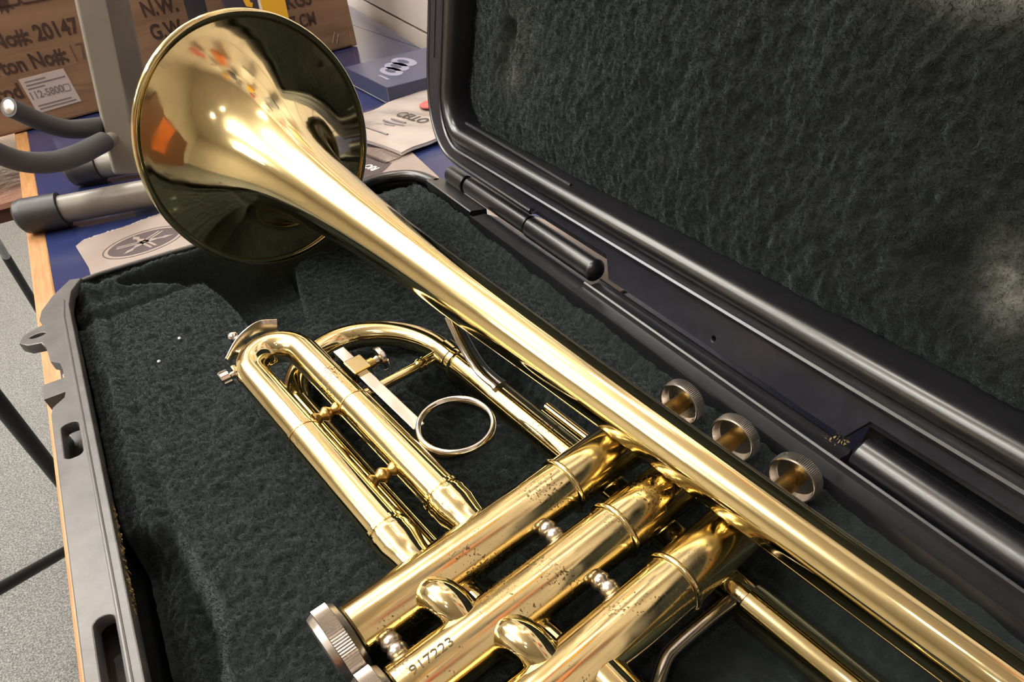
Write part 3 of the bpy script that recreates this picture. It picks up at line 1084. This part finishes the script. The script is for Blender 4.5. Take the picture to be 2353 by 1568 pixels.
MB().lathe(T(138.5, -89.6, ZV), VX, [(0, 2.6), (0.4, 3.1), (3.6, 3.1), (4.0, 2.2), (4.3, 1.4), (7, 1.4)], 24, knurl=((1, 2), -0.25)).build('stop_nut', M['silver'], tr, angle=25)
MB().lathe(T(138.5, -84, ZV), VX, [(0, 3.6), (0.6, 3.8), (2.5, 3.0)], 20).build('stop_seat', M['slide'], tr)

# ring on its flat bar, clamp and thumb screw
bar = MB().box(T(185, -46.2, ZV + 1.2), (58, 4.8, 2.6)).build('ring_bar', M['silver'], tr, smooth=False)
bevel(bar, 0.35, 2)
cl = MB().box(T(171.0, -45.8, ZV + 1.4), (9.5, 7.6, 5.2)).build('ring_clamp', M['slide'], tr, smooth=False)
bevel(cl, 0.5, 2)
MB().lathe(T(171.6, -42, ZV + 1.4), VX, [(0, 2.2), (2.4, 2.2), (2.5, 1.7), (3.2, 1.7)], 18).build('screw_boss', M['raw'], tr)
MB().lathe(T(171.6, -38.9, ZV + 1.4), VX, [(0, 1.6), (1.4, 2.0), (1.8, 4.4), (2.4, 4.8), (3.6, 4.8), (4.2, 4.2)], 24).build('thumb_screw', M['silver'], tr, angle=30)
rg = MB()
ring_pts = [(1.45 * math.cos(a), 13.3 + 1.25 * math.sin(a)) for a in np.linspace(0, 2 * math.pi, 12, endpoint=False)]
rg.lathe(T(222, -36.1, ZV + 1.0), (0, 0, 1), [(q[0] * 1.9, q[1]) for q in ring_pts], 72, closed=True)
rg.build('finger_ring', M['silver'], tr, angle=80)

# leadpipe, tuning slide
ZL, VL = -34.0, -4.3
MB().tube([T(176, VL, ZL), T(486, VL, ZL)], 5.9, 28).build('leadpipe', M['slide'], tr, angle=60)
MB().lathe(T(178, VL, ZL), AX, [(0, 6.0), (0.3, 6.6), (66, 6.7), (84, 6.7), (84.5, 6.0)], 32).build('leadpipe_sleeve', M['slide'], tr, angle=40)
MB().lathe(T(328, VL, ZL), AX, [(0, 6.0), (0.4, 7.0), (60, 7.0), (130, 7.4), (158, 7.8), (159, 6.4)], 32).build('mouthpipe_sleeve', M['slide'], tr, angle=40)
ck = smooth_path([T(182, VL, ZL), T(172, VL, ZL), T(160, -5.2, ZL), T(148, -9.6, ZL), T(138, -17, ZL), T(131, -27, ZL), T(128.5, -38, ZL), T(131, -50, ZL), T(139, -61, ZL), T(151, -67.5, ZL), T(165, -69, ZL), T(257, -69, ZL)], 6)
MB().tube(ck, 5.7, 28).build('tuning_slide', M['slide'], tr, angle=60)
MB().lathe(T(168.5, VL - 0.3, ZL), AX, [(0, 5.8), (0.4, 7.2), (7, 7.4), (7.4, 6.9), (8, 6.9), (8.4, 7.4), (10.4, 7.4), (10.8, 6.6)], 32).build('ferrule', M['slide'], tr, angle=40)
MB().lathe(T(168.5, -62, ZL + 1), VX, [(0, 2.4), (42, 2.2), (43, 3.0), (44, 3.0), (44.3, 2.4), (45, 2.4), (45.3, 3.0), (46.3, 3.0), (46.6, 2.4), (54, 2.8), (55, 4)], 18).build('tuning_brace', M['slide'], tr, angle=35)

# braces between bell and leadpipe
MB().tube(smooth_path([T(176, -3.5, -10), T(183, -3.8, -19), T(194, -4.2, -26.2), T(207, -4.3, -27.2)], 6), [2.2] * 18 + [2.6], 16, flat=(1.5, 0.55)).build('bell_brace', M['silver'], tr)
MB().tube([T(224, 5.6, -33), T(258, 5.8, -33)], 2.2, 16).build('lyre_tube', M['valve'], tr)

# knuckle tubes and balusters between the casings
for ta, tb_, v_ in ((VT[0], VT[1], -80.0), (VT[1], VT[2], -71.0)):
    mid = (ta + tb_) / 2
    pth = smooth_path([T(ta + 3, v_ - 1.5, ZV - 1), T(ta + 7, v_ - 1.2, ZV + 3.2), T(mid, v_, ZV + 5.0), T(tb_ - 7, v_ + 1.2, ZV + 3.2), T(tb_ - 3, v_ + 1.5, ZV - 1)], 5)
    MB().tube(pth, 5.9, 32).build('knuckle', M['slide'], tr, angle=60)
    MB().tube([T(ta + 5, v_ + 8.5, ZV - 6), T(tb_ - 5, v_ + 9.5, ZV - 6)], 4.6, 24).build('knuckle', M['slide'], tr, angle=60)


def baluster(ta, tb_, v_):
    L = tb_ - ta - 16.4
    MB().lathe(T(ta + 8.2, v_, ZV + 1.5), AX, [(0, 2.4), (L * .18, 2.9), (L * .34, 3.2), (L * .46, 2.6), (L * .5, 2.2), (L * .54, 2.6), (L * .7, 3.2), (L * .84, 2.9), (L, 2.4)], 22).build('baluster', M['nickel'], tr, angle=80)


baluster(VT[0], VT[1], -41)
baluster(VT[1], VT[2], -41.5)
baluster(VT[0], VT[1], -98)
baluster(VT[1], VT[2], -98)

# first valve slide with its thumb saddle
for v_ in (-64, -86):
    MB().tube([T(321, v_, ZV - 2), T(362, v_, ZV - 2)], 6.6, 28).build('first_slide_leg', M['slide'], tr, angle=60)
MB().tube([T(360, -64, ZV - 2)] + [T(366 + 11 * math.sin(a), -75 + 11 * math.cos(a), ZV - 2) for a in np.linspace(0, math.pi, 12)] + [T(360, -86, ZV - 2)], 6.0, 24).build('first_slide_crook', M['slide'], tr, angle=60)
hk = smooth_path([T(326, -11.6, -28.5), T(325.2, -26, -28.5), T(325, -35, -28.5), T(325.6, -40, -28.4), T(328.5, -46.5, -28), T(333, -55, -25), T(338, -62, -20)], 5)
MB().tube(hk, 2.15, 18).build('thumb_saddle', M['silver'], tr, angle=60)

# white lint caught in the lining
for (px, py) in ((412, 779), (365, 832)):
    p = U(px, py, 46.5)
    o = MB().lathe((p[0], p[1], 46.0), (0.3, 0.2, 1), [(0, 0.3), (0.5, 0.9), (1.1, 0.7), (1.5, 0.1)], 8).build('lint_speck', M['lint'], lining)

# ------------------------------------------------------------------ carton with print
CA, CB = np.array([-113.3, 1066.0]), np.array([391.1, 1122.2])
cd = (CB - CA) / np.linalg.norm(CB - CA)
cn = np.array([-cd[1], cd[0]])
corner = CB
car = empty('carton', mw=Matrix(((cd[0], cn[0], 0, corner[0] * MM), (cd[1], cn[1], 0, corner[1] * MM), (0, 0, 1, 0), (0, 0, 0, 1))))
tag(car, 'brown corrugated carton with stencilled shipping marks behind the stand', 'carton')
cw, chh, cdp = 720, 420, 330
cbx = MB().box((-cw / 2, cdp / 2, chh / 2 + 1), (cw, cdp, chh)).build('body', M['carton'], car, smooth=False)
bevel(cbx, 3, 2)
fp = MB().box((-5, 2, 150), (9, 5, 298)).build('flap_edge', M['carton'], car, smooth=False)
bevel(fp, 1.5, 2)


def F(px, py):
    """pixel -> (a, b) on the front of the carton"""
    w = ray((px, py))
    C0 = np.array([0, 0, CAMZ])
    n3 = np.array([cn[0], cn[1], 0])
    s = ((np.array([corner[0], corner[1], 0]) - C0) @ n3) / (w @ n3)
    q = C0 + w * s
    return (q[:2] - corner) @ cd, q[2]


def face_text(name, body, px, size, mat, align='LEFT', bold=0.0, sx=1.0, par=None):
    a, b = F(*px)
    mwt = Matrix(((1, 0, 0, a * MM), (0, 0, -1, -0.35 * MM), (0, 1, 0, b * MM), (0, 0, 0, 1)))
    return text(name, body, size, mwt, mat, par or car, align, 0.3, sx, bold)


face_text('print_item_number', 'Item No#: 20147', (186, 73), 21.5, M['print'], 'RIGHT', 0.6, 0.92)
face_text('print_carton_number', 'Carton No#:', (161, 139), 21.5, M['print'], 'RIGHT', 0.6, 0.92)
face_text('pen_mark', '17', (168, 143), 26, M['pen'], 'LEFT', -0.3, 0.8)
face_text('print_product', 'Prod', (58, 222), 21.5, M['print'], 'RIGHT', 0.6, 0.92)
face_text('print_net_weight', 'N.W.', (331, 40), 22.5, M['print'], 'LEFT', 0.6, 0.9)
face_text('print_gross_weight', 'G.W.', (352, 92), 22.5, M['print'], 'LEFT', 0.6, 0.9)
face_text('print_kilograms', 'KGS', (659, 22), 24, M['print'], 'LEFT', 0.6, 0.9)
face_text('print_centimetres', '7 CM', (672, 68), 21.5, M['print'], 'LEFT', 0.6, 0.82)


def face_frame(name, px, w, h, par=None):
    a, b = F(*px)
    o = plate(name, rrect(0, w, 0, h, 4), [rrect(2, w - 2, 2, h - 2, 3)], -0.15, 0.15, M['print'], par or car)
    o.matrix_local = Matrix(((1, 0, 0, a * MM), (0, 0, -1, -0.3 * MM), (0, 1, 0, b * MM), (0, 0, 0, 1)))


face_frame('print_mark_frame', (-8, 22), 27, 34)
face_frame('print_mark_frame', (50, 12), 36, 34)
a, b = F(8, 10)
o = plate('print_mark', [(-7, -8), (-2, -4), (0, -9), (3, -4), (9, -6), (5, 0), (8, 6), (2, 4), (0, 10), (-3, 5), (-9, 5), (-5, 0)], [], -0.15, 0.15, M['print'], car)
o.matrix_local = Matrix(((1, 0, 0, a * MM), (0, 0, -1, -0.3 * MM), (0, 1, 0, b * MM), (0, 0, 0, 1)))
# paper label stuck to the carton, tilted a little
ll = [F(42, 183), F(145, 157), F(187, 232), F(87, 261)]
lab = MB()
q = [(p[0], -0.5, p[1]) for p in ll] + [(p[0], 0.0, p[1]) for p in ll]
lab.add(q, [(3, 2, 1, 0), (4, 5, 6, 7), (0, 1, 5, 4), (1, 2, 6, 5), (2, 3, 7, 6), (3, 0, 4, 7)])
stick = lab.build('paper_label', M['sticker'], car, smooth=False)
ang = math.atan2(ll[1][1] - ll[0][1], ll[1][0] - ll[0][0])


def lab_text(body, px, size, mat, bold=0.0, sx=1.0):
    a, b = F(*px)
    ca, sa = math.cos(ang), math.sin(ang)
    mwt = Matrix(((ca, -sa, 0, a * MM), (0, 0, -1, -0.6 * MM), (sa, ca, 0, b * MM), (0, 0, 0, 1)))
    return text('label_print', body, size, mwt, mat, stick, 'LEFT', 0.2, sx, bold)


lab_text('112-5800', (72, 230), 11, M['sticker_ink'], 0.25, 0.95)
for px, L in (((56, 190), 24), ((60, 198), 46), ((64, 206), 20), ((92, 251), 44), ((88, 244), 40)):
    a, b = F(*px)
    ca, sa = math.cos(ang), math.sin(ang)
    o = MB().box((L / 2, 0, 0), (L, 1.4, 0.2)).build('label_print', M['sticker_ink'], stick, smooth=False)
    o.matrix_local = Matrix(((ca, -sa, 0, a * MM), (0, 0, -1, -0.6 * MM), (sa, ca, 0, b * MM), (0, 0, 0, 1)))
a, b = F(150, 211)
o = plate('label_print', rrect(0, 8, 0, 8, 2), [rrect(.8, 7.2, .8, 7.2, 1.5)], -0.1, 0.1, M['sticker_ink'], stick)
o.matrix_local = Matrix(((1, 0, 0, a * MM), (0, 0, -1, -0.6 * MM), (0, 1, 0, b * MM), (0, 0, 0, 1)))
# staples
for px in ((764, 98), (773, 101)):
    a, b = F(*px)
    MB().tube([(a, -0.8, b), (a + 7, -0.8, b + 12)], 0.7, 6).build('staple', M['silver'], car)

# ------------------------------------------------------------------ things behind the bell
yb = empty('amber_book', (0, 0, 0))
tag(yb, 'amber yellow boxed book standing in front of the carton', 'book')


def upright(name, pts, thick, mat, par):
    """upright slab from its front outline (3D points) with real thickness away from the viewer"""
    P = [np.array(p) for p in pts]
    n = len(P)
    vv = P + [p + np.array((0.0, thick, 0)) for p in P]
    ff = [tuple(range(n)), tuple(range(2 * n - 1, n - 1, -1))] + [(i, i + n, (i + 1) % n + n, (i + 1) % n) for i in range(n)]
    return MB().add(vv, ff).build(name, mat, par, smooth=False)


d_top, d_bot = PY(596, -40, 1006), PY(612, 42, 1000)
w_y = 31.0
slope = (PY(655, 0, 1000) - PY(668, 62, 1000))
slope = slope / slope[2]
b0 = np.array((PY(668, 62, 1000)[0], 1000, 0)) - np.array((slope[0], 0, 0)) * PY(668, 62, 1000)[2]
b1 = b0 + slope * 210
upright('cover', [b0 - (w_y, 0, 0), b0, b1, b1 - (w_y, 0, 0)], 14, M['yellow'], yb)
upright('spine_edge', [b0 - (w_y + 3, -1, 0), b0 - (w_y, -1, 0), b1 - (w_y, -1, 0), b1 - (w_y + 3, -1, 0)], 12, M['white_card'], yb)
bk = empty('black_box', (0, 0, 0))
tag(bk, 'black printed box with yellow lettering left of the amber book', 'box')
c0 = b0 - (w_y + 4, 0, 0)
c1 = b1 - (w_y + 4, 0, 0)
upright('cover', [c0 - (40, -2, 0), c0 + (0, 2, 0), c1 + (0, 2, 0), c1 - (40, -2, 0)], 12, M['darkblue_card'], bk)
q = PY(575, 18, 1001)
o = plate('lettering', [(0, 0), (7, -2), (9, 2), (6, 4), (9, 12), (2, 14), (-2, 8)], [], -0.15, 0.15, M['yellow'], bk)
o.matrix_local = Matrix(((1, 0, 0, (q[0] - 4) * MM), (0, 0, -1, 1001.5 * MM), (0, 1, 0, (q[2] + 2) * MM), (0, 0, 0, 1)))
sp = empty('black_strap', (0, 0, 0))
tag(sp, 'narrow black webbing strap hanging over the carton front', 'strap')
s1, s0 = PY(438, -30, 1040), PY(462, 60, 1040)
dz = (s1 - s0) / (s1[2] - s0[2])
base = s0 - dz * (s0[2] - 3)
topp = s0 + dz * 300
wv = np.array((12.5, 0, 0))
upright('webbing', [base - wv, base + wv, topp + wv, topp - wv], 2.2, M['rubber'], sp)

# ------------------------------------------------------------------ instrument stand
st = empty('instrument_stand', (0, 0, 0))
tag(st, 'grey tubular instrument stand with black foam covered arms', 'stand')
f0, f1 = U(112, 488, 14.6), U(620, 391, 14.6)
fd = (f1 - f0) / np.linalg.norm(f1 - f0)
MB().tube([f0, f1], 11.2, 28).build('front_foot', M['stand'], st)
MB().lathe(f0 - fd * 26, fd, [(0, 4), (1.2, 10), (4, 13.2), (9, 14.2), (38, 14.0), (38.6, 11.2)], 32).build('end_cap', M['rubber'], st)
g0, g1 = U(205, 386, 14.6), U(560, 328, 14.6)
gd = (g1 - g0) / np.linalg.norm(g1 - g0)
MB().tube([g0, g1], 11.2, 28).build('rear_foot', M['stand'], st)
MB().lathe(g0 - gd * 22, gd, [(0, 4), (1.2, 10), (4, 13.2), (9, 14.2), (32, 14.0), (32.6, 11.2)], 32).build('end_cap', M['rubber'], st)


def square_post(a, b, w, d, name):
    a, b = np.array(a), np.array(b)
    t = (b - a) / np.linalg.norm(b - a)
    u = np.cross((0, 1.0, 0), t)
    u /= np.linalg.norm(u)
    k = np.cross(t, u)
    pts = []
    for e in (a, b):
        for x, y in ((-1, -1), (1, -1), (1, 1), (-1, 1)):
            pts.append(e + u * x * w / 2 + k * y * d / 2)
    o = MB().add(pts, [(3, 2, 1, 0), (4, 5, 6, 7), (0, 1, 5, 4), (1, 2, 6, 5), (2, 3, 7, 6), (3, 0, 4, 7)]).build(name, M['stand'], st, smooth=False)
    bevel(o, 1.5, 2)
    return o


pa = PY(299, 436, 728)
pb = PY(207, 0, 752)
dirp = (pb - pa) / np.linalg.norm(pb - pa)
square_post(pa + dirp * 14, pa + dirp * 330, 22, 22, 'front_post')
qa = PY(345, 372, 812)
qb = PY(268, 20, 772)
dirq = (qb - qa) / np.linalg.norm(qb - qa)
square_post(qa + dirq * 14, qa + dirq * 320, 22, 20, 'rear_post')
a1 = smooth_path([PY(285, 282, 775), PY(245, 288, 752), PY(212, 293, 728), PY(160, 297, 706), PY(100, 282, 690), PY(55, 262, 680), PY(20, 246, 672)], 6)
arm1 = MB().tube(a1, 7.3, 20).build('foam_arm', M['foamgrip'], st)
e0 = np.array(a1[-1])
e1 = (np.array(a1[-1]) - np.array(a1[-3]))
e1 /= np.linalg.norm(e1)
MB().lathe(e0 - e1 * 1, e1, [(0, 6.0), (1.5, 5.2), (2.6, 3), (2.9, 0.1)], 18).build('arm_tip', M['nickel'], arm1)
a2 = smooth_path([PY(240, 325, 712), PY(215, 338, 692), PY(180, 355, 668), PY(125, 372, 650), PY(55, 372, 632), PY(-10, 350, 615), PY(-40, 330, 608)], 6)
MB().tube(a2, 7.6, 20).build('foam_arm', M['foamgrip'], st)
MB().tube([PY(315, 290, 775), PY(236, 327, 708)], 4.8, 16).build('arm_socket', M['stand'], st)

# ------------------------------------------------------------------ printed card under the case
cardo = empty('cardboard_sleeve', (0, 0, 0))
tag(cardo, 'cream printed cardboard sleeve with a torn edge under the case', 'cardboard')
up = [U(175, 566, 0.8), U(185, 556, 0.8)]
p_a, p_b = U(190, 555, 0.8), U(378, 490, 0.8)
tear = []
for k in range(60):
    t = k / 30.0
    q = p_a + (p_b - p_a) * t
    tear.append((q[0], q[1] + random.uniform(-.5, .5) + 0.9 * math.sin(t * 9)))
pr_, pr2 = U(945, 350, 0.8), U(1033, 432, 0.8)
outl = [tuple(U(205, 617, 0.8)[:2] + np.array((0, -80)))] + [tuple(U(205, 617, 0.8)[:2]), tuple(U(175, 568, 0.8)[:2])] + tear + [(215, 668), tuple(pr_[:2]), tuple(pr2[:2]), (250, 420), (268, 350), (268, 290), (262, 280), (180, 278), (172, 440)]
body = plate('sheet', outl, [], 0.2, 1.6, M['card'], cardo)
# pale fibres along the torn edge
fb = MB()
for q in tear[::1]:
    for _ in range(2):
        x, y = q[0] + random.uniform(-1.5, 1.5), q[1]
        fb.add([(x - .7, y - 1.0, 1.7), (x + .7, y - 1.0, 1.7), (x + random.uniform(-.8, .8), y + random.uniform(.1, .8), random.uniform(1, 1.8))], [(0, 1, 2)])
tag(fb.build('torn_fibres', M['cardedge'], body, smooth=False), kind='stuff')
# oval tuning fork emblem printed on the card
lc = U(333, 562, 1.7)
ex = U(413, 535, 1.7) - lc
ux = p_b - p_a
ux = ux[:2] / np.linalg.norm(ux[:2])
uy = np.array([-ux[1], ux[0]])
# a point of the emblem from its own axes (mm, x right, y away)
EA, EB = 33.0, 24.0
ecen = (U(331, 556, 1.7))[:2]


def E2(x, y):
    q = ecen + ux * x + uy * y
    return (q[0], q[1])


def ell(a, b_, n=48):
    return [E2(a * math.cos(t), b_ * math.sin(t)) for t in np.linspace(0, 2 * math.pi, n, endpoint=False)]


plate('emblem_ring', ell(EA, EB), [ell(EA - 1.1, EB - 1.1)], 1.5, 1.72, M['plum'], body)
plate('emblem_field', ell(EA - 4.2, EB - 4.2), [], 1.5, 1.72, M['plum'], body)


def fork(ang0):
    """one tuning fork: two tines, a waist and a pointed handle"""
    ca, sa = math.cos(ang0), math.sin(ang0)

    def R_(x, y):
        return E2((x * ca - y * sa) * 1.0, (x * sa + y * ca) * 0.74)
    parts = []
    for s in (-1, 1):
        parts.append([R_(s * 2.0 + w, y) for w, y in ((-1.1, -22), (1.1, -22), (1.1, 3), (-1.1, 3))])
    parts.append([R_(x, y) for x, y in ((-2.4, 2), (2.4, 2), (3.2, 5), (2.6, 9), (1.2, 11), (1.6, 15), (3.0, 17), (0, 25), (-3.0, 17), (-1.6, 15), (-1.2, 11), (-2.6, 9), (-3.2, 5))])
    return parts


for k in range(3):
    for prt in fork(math.radians(8 + 120 * k)):
        plate('emblem_fork', prt, [], 1.6, 1.9, M['card'], body)
# plum panel with white lettering on the right part of the sleeve
pl_ = [U(790, 390, 1.7), U(838, 352, 1.7), U(900, 375, 1.7), U(890, 386, 1.7), U(850, 420, 1.7), U(810, 440, 1.7)]
plate('plum_panel', [tuple(q[:2]) for q in pl_], [], 1.5, 1.75, M['plum'], body)
q0 = U(873, 386, 1.9)
q1 = U(848, 377, 1.9)
d = (q1 - q0)[:2]
d /= np.linalg.norm(d)
mwt = Matrix(((d[0], -d[1], 0, q0[0] * MM), (d[1], d[0], 0, q0[1] * MM), (0, 0, 1, 1.85 * MM), (0, 0, 0, 1)))
text('lettering', 'RIO', 12, mwt, M['white_card'], body, 'LEFT', 0.15, 0.9, 0.4)

# ------------------------------------------------------------------ navy box
nbx = empty('navy_box', (0, 0, 0))
tag(nbx, 'flat navy blue cardboard box with a pale oval logo', 'box')
n0 = U(897, 246, 0)
na = U(819, 204, 0)
nbv = U(977, 221, 0)
eA = (na - n0)
eA = eA / np.linalg.norm(eA)
eB = np.array([eA[1], -eA[0], 0])
LA, LB, HB = 138.0, 120.0, 20.0


def NB(a, b_, z):
    q = n0 + eA * a + eB * b_
    return (q[0], q[1], z)


hb = MB().add([NB(0, 0, 0.3), NB(0, LB, 0.3), NB(LA, LB, 0.3), NB(LA, 0, 0.3), NB(0, 0, HB), NB(0, LB, HB), NB(LA, LB, HB), NB(LA, 0, HB)], [(3, 2, 1, 0), (4, 5, 6, 7), (0, 1, 5, 4), (1, 2, 6, 5), (2, 3, 7, 6), (3, 0, 4, 7)]).build('body', M['navybox'], nbx, smooth=False)
bevel(hb, 0.8, 2)
MB().tube([NB(0, -0.1, 2.5), NB(LA, -0.1, 2.5)], 0.45, 6).build('lid_edge', M['grey_print'], nbx)
MB().tube([NB(-0.1, 0, 1.5), NB(-0.1, 0, HB - 1)], 0.4, 6).build('corner_edge', M['grey_print'], nbx)


def nell(ca, cb, a, b_, n=36):
    return [NB(ca + a * math.cos(t), cb + b_ * math.sin(t), 0)[:2] for t in np.linspace(0, 2 * math.pi, n, endpoint=False)]


for ca, cb, a, b_ in ((63, 33, 26, 11), (78, 47, 27, 12), (92, 63, 28, 13)):
    plate('logo', nell(ca, cb, a, b_), [nell(ca + 2, cb, a * 0.5, b_ * 0.42)], HB - 0.1, HB + 0.25, M['lilac'], nbx)
plate('logo_line', [NB(30, 14, 0)[:2], NB(30, 17, 0)[:2], NB(58, 17, 0)[:2], NB(58, 14, 0)[:2]], [], HB - 0.1, HB + 0.2, M['lilac'], nbx)

# ------------------------------------------------------------------ string packet
pk = empty('string_packet', (0, 0, 0))
tag(pk, 'clear plastic packet of cello strings with a white card', 'packet')
k0 = U(922, 349, 6)
kA = U(836, 318, 6)
kB = U(1006, 322, 6)
e1 = (kA - k0) / np.linalg.norm(kA - k0)
e2 = np.array([e1[1], -e1[0], 0])


def KP(a, b_, z):
    q = k0 + e1 * a + e2 * b_
    return (q[0], q[1], z)


def bagz(a, b_):
    return 5.5 + 2.2 * math.sin(b_ / 26.0) * math.sin(a / 40.0 + 0.6) + 0.6 * math.sin(b_ / 7.0 + a / 19.0)


def sheet(name, a0, a1, b0_, b1_, mat, dz, parent, na_=26, nb_=22, th_=1.0):
    vv = []
    for lay in (0, 1):
        for i in range(na_):
            for j in range(nb_):
                a, b_ = a0 + (a1 - a0) * i / (na_ - 1), b0_ + (b1_ - b0_) * j / (nb_ - 1)
                vv.append(KP(a, b_, bagz(a, b_) + dz - lay * th_))
    g = grid_faces(na_, nb_)
    n = na_ * nb_
    ff = [tuple(int(x) for x in q[::-1]) for q in g] + [tuple(int(x) + n for x in q) for q in g]
    bd = [i * nb_ for i in range(na_)] + [(na_ - 1) * nb_ + j for j in range(1, nb_)] + [i * nb_ + nb_ - 1 for i in range(na_ - 2, -1, -1)] + [j for j in range(nb_ - 2, 0, -1)]
    for i in range(len(bd)):
        p, q = bd[i], bd[(i + 1) % len(bd)]
        ff.append((p, q, q + n, p + n))
    return MB().add(vv, ff).build(name, mat, parent, angle=50)


card_o = sheet('card', 0, 150, 0, 150, M['white_card'], 0, pk, th_=3.0)
sheet('film', -3, 153, -4, 153, M['film'], 0.8, pk, th_=0.3)
sealo = sheet('seal', -4, 120, -22, -3, M['film'], -1.5, pk, th_=0.4)
kr = MB()
for i in range(40):
    a = -2 + 3 * i
    kr.tube([KP(a, -19, bagz(a, -19) - 1.0), KP(a + 0.5, -8, bagz(a, -8) - 1.0)], 0.35, 5)
kr.build('crimp', M['film'], sealo)


def pk_text(name, body, a, b_, size, mat, bold=0.0, sx=1.0):
    X, Y = -e1, e2          # reads along -e1
    q = KP(a, b_, bagz(a, b_) + 0.2)
    X, Y = -e1, np.cross((0, 0, 1), -e1)
    mwt = Matrix(((X[0], Y[0], 0, q[0] * MM), (X[1], Y[1], 0, q[1] * MM), (0, 0, 1, (q[2] + 1.2) * MM), (0, 0, 0, 1)))
    return text(name, body, size, mwt, mat, card_o, 'LEFT', 0.15, sx, bold)


pk_text('lettering', 'CELLO', 100, 60, 18, M['black_print'], 0.2, 0.95)
for a, b_, L_ in ((92, 50, 26), (96, 42, 40), (84, 36, 18), (118, 18, 66)):
    q1_, q2_, q3_, q4_ = KP(a, b_, 0), KP(a - L_, b_, 0), KP(a - L_, b_ + 2.2, 0), KP(a, b_ + 2.2, 0)
    plate('small_print', [q[:2] for q in (q1_, q2_, q3_, q4_)], [], 6.6, 7.9, M['grey_print'], card_o)
pe = []
for t in np.linspace(0, 2 * math.pi, 28, endpoint=False):
    q = KP(92 + 15 * math.cos(t), 108 + 17 * math.sin(t), 0)
    pe.append((q[0], q[1]))
plate('red_mark', pe, [], 7.2, 8.4, M['red_print'], card_o)

# ------------------------------------------------------------------ beyond the table edge
wr = empty('wrapped_parcel', (0, 0, 0))
tag(wr, 'film wrapped pinkish board parcel standing beyond the table edge', 'parcel')
# a shallow wrapped board lying on a low pedestal whose foot is hidden under the table
pz = -60.0
w0, w1 = U(0, 472, pz), U(47, 456, pz)
py0 = (w0[1] + w1[1]) / 2
zb = PY(20, 512, py0)[2]
MB().box((-180, py0 + 190, pz - 3), (420, 380, 6)).build('wrapped_board', M['pinkwrap'], wr, smooth=False)
MB().box((-180, py0 + 191, (zb + pz - 6) / 2), (412, 372, pz - 6 - zb)).build('brown_tray', M['brownside'], wr, smooth=False)
MB().box((-20, py0 + 190, (zb + FLOOR * 1000) / 2), (60, 60, zb - FLOOR * 1000)).build('pedestal', M['black_metal'], wr, smooth=False)

fs = empty('folding_stand', (-0.32, 0.9, FLOOR))
tag(fs, 'black tubular folding stand on the carpet beside the table', 'stand')


def rel(p):
    return np.array(p) - np.array((-320, 900, FLOOR * 1000))


def rod(pa_, za, pb_, zb, r, name, up=200, mat='black_metal'):
    """a tube through two pixels at two heights; its lower end stands on the carpet"""
    A, B = U(*pa_, za), U(*pb_, zb)
    d_ = (B - A) / np.linalg.norm(B - A)
    foot = B + d_ * ((FLOOR * 1000 + r - B[2]) / d_[2])
    return MB().tube([rel(A - d_ * up), rel(foot)], r, 16).build(name, M[mat], fs), A, d_


o_, A, d_ = rod((14, 590), -400, (75, 690), -560, 10, 'upper_tube', 0)
MB().tube([rel(A + d_ * 2), rel(A - d_ * 260)], 9, 16).build('grey_sleeve', M['grey_metal'], fs)
rod((0, 930), -330, (120, 1080), -520, 13, 'middle_tube', 300)
rod((0, 1353), -540, (145, 1270), -650, 9.5, 'lower_tube', 260)
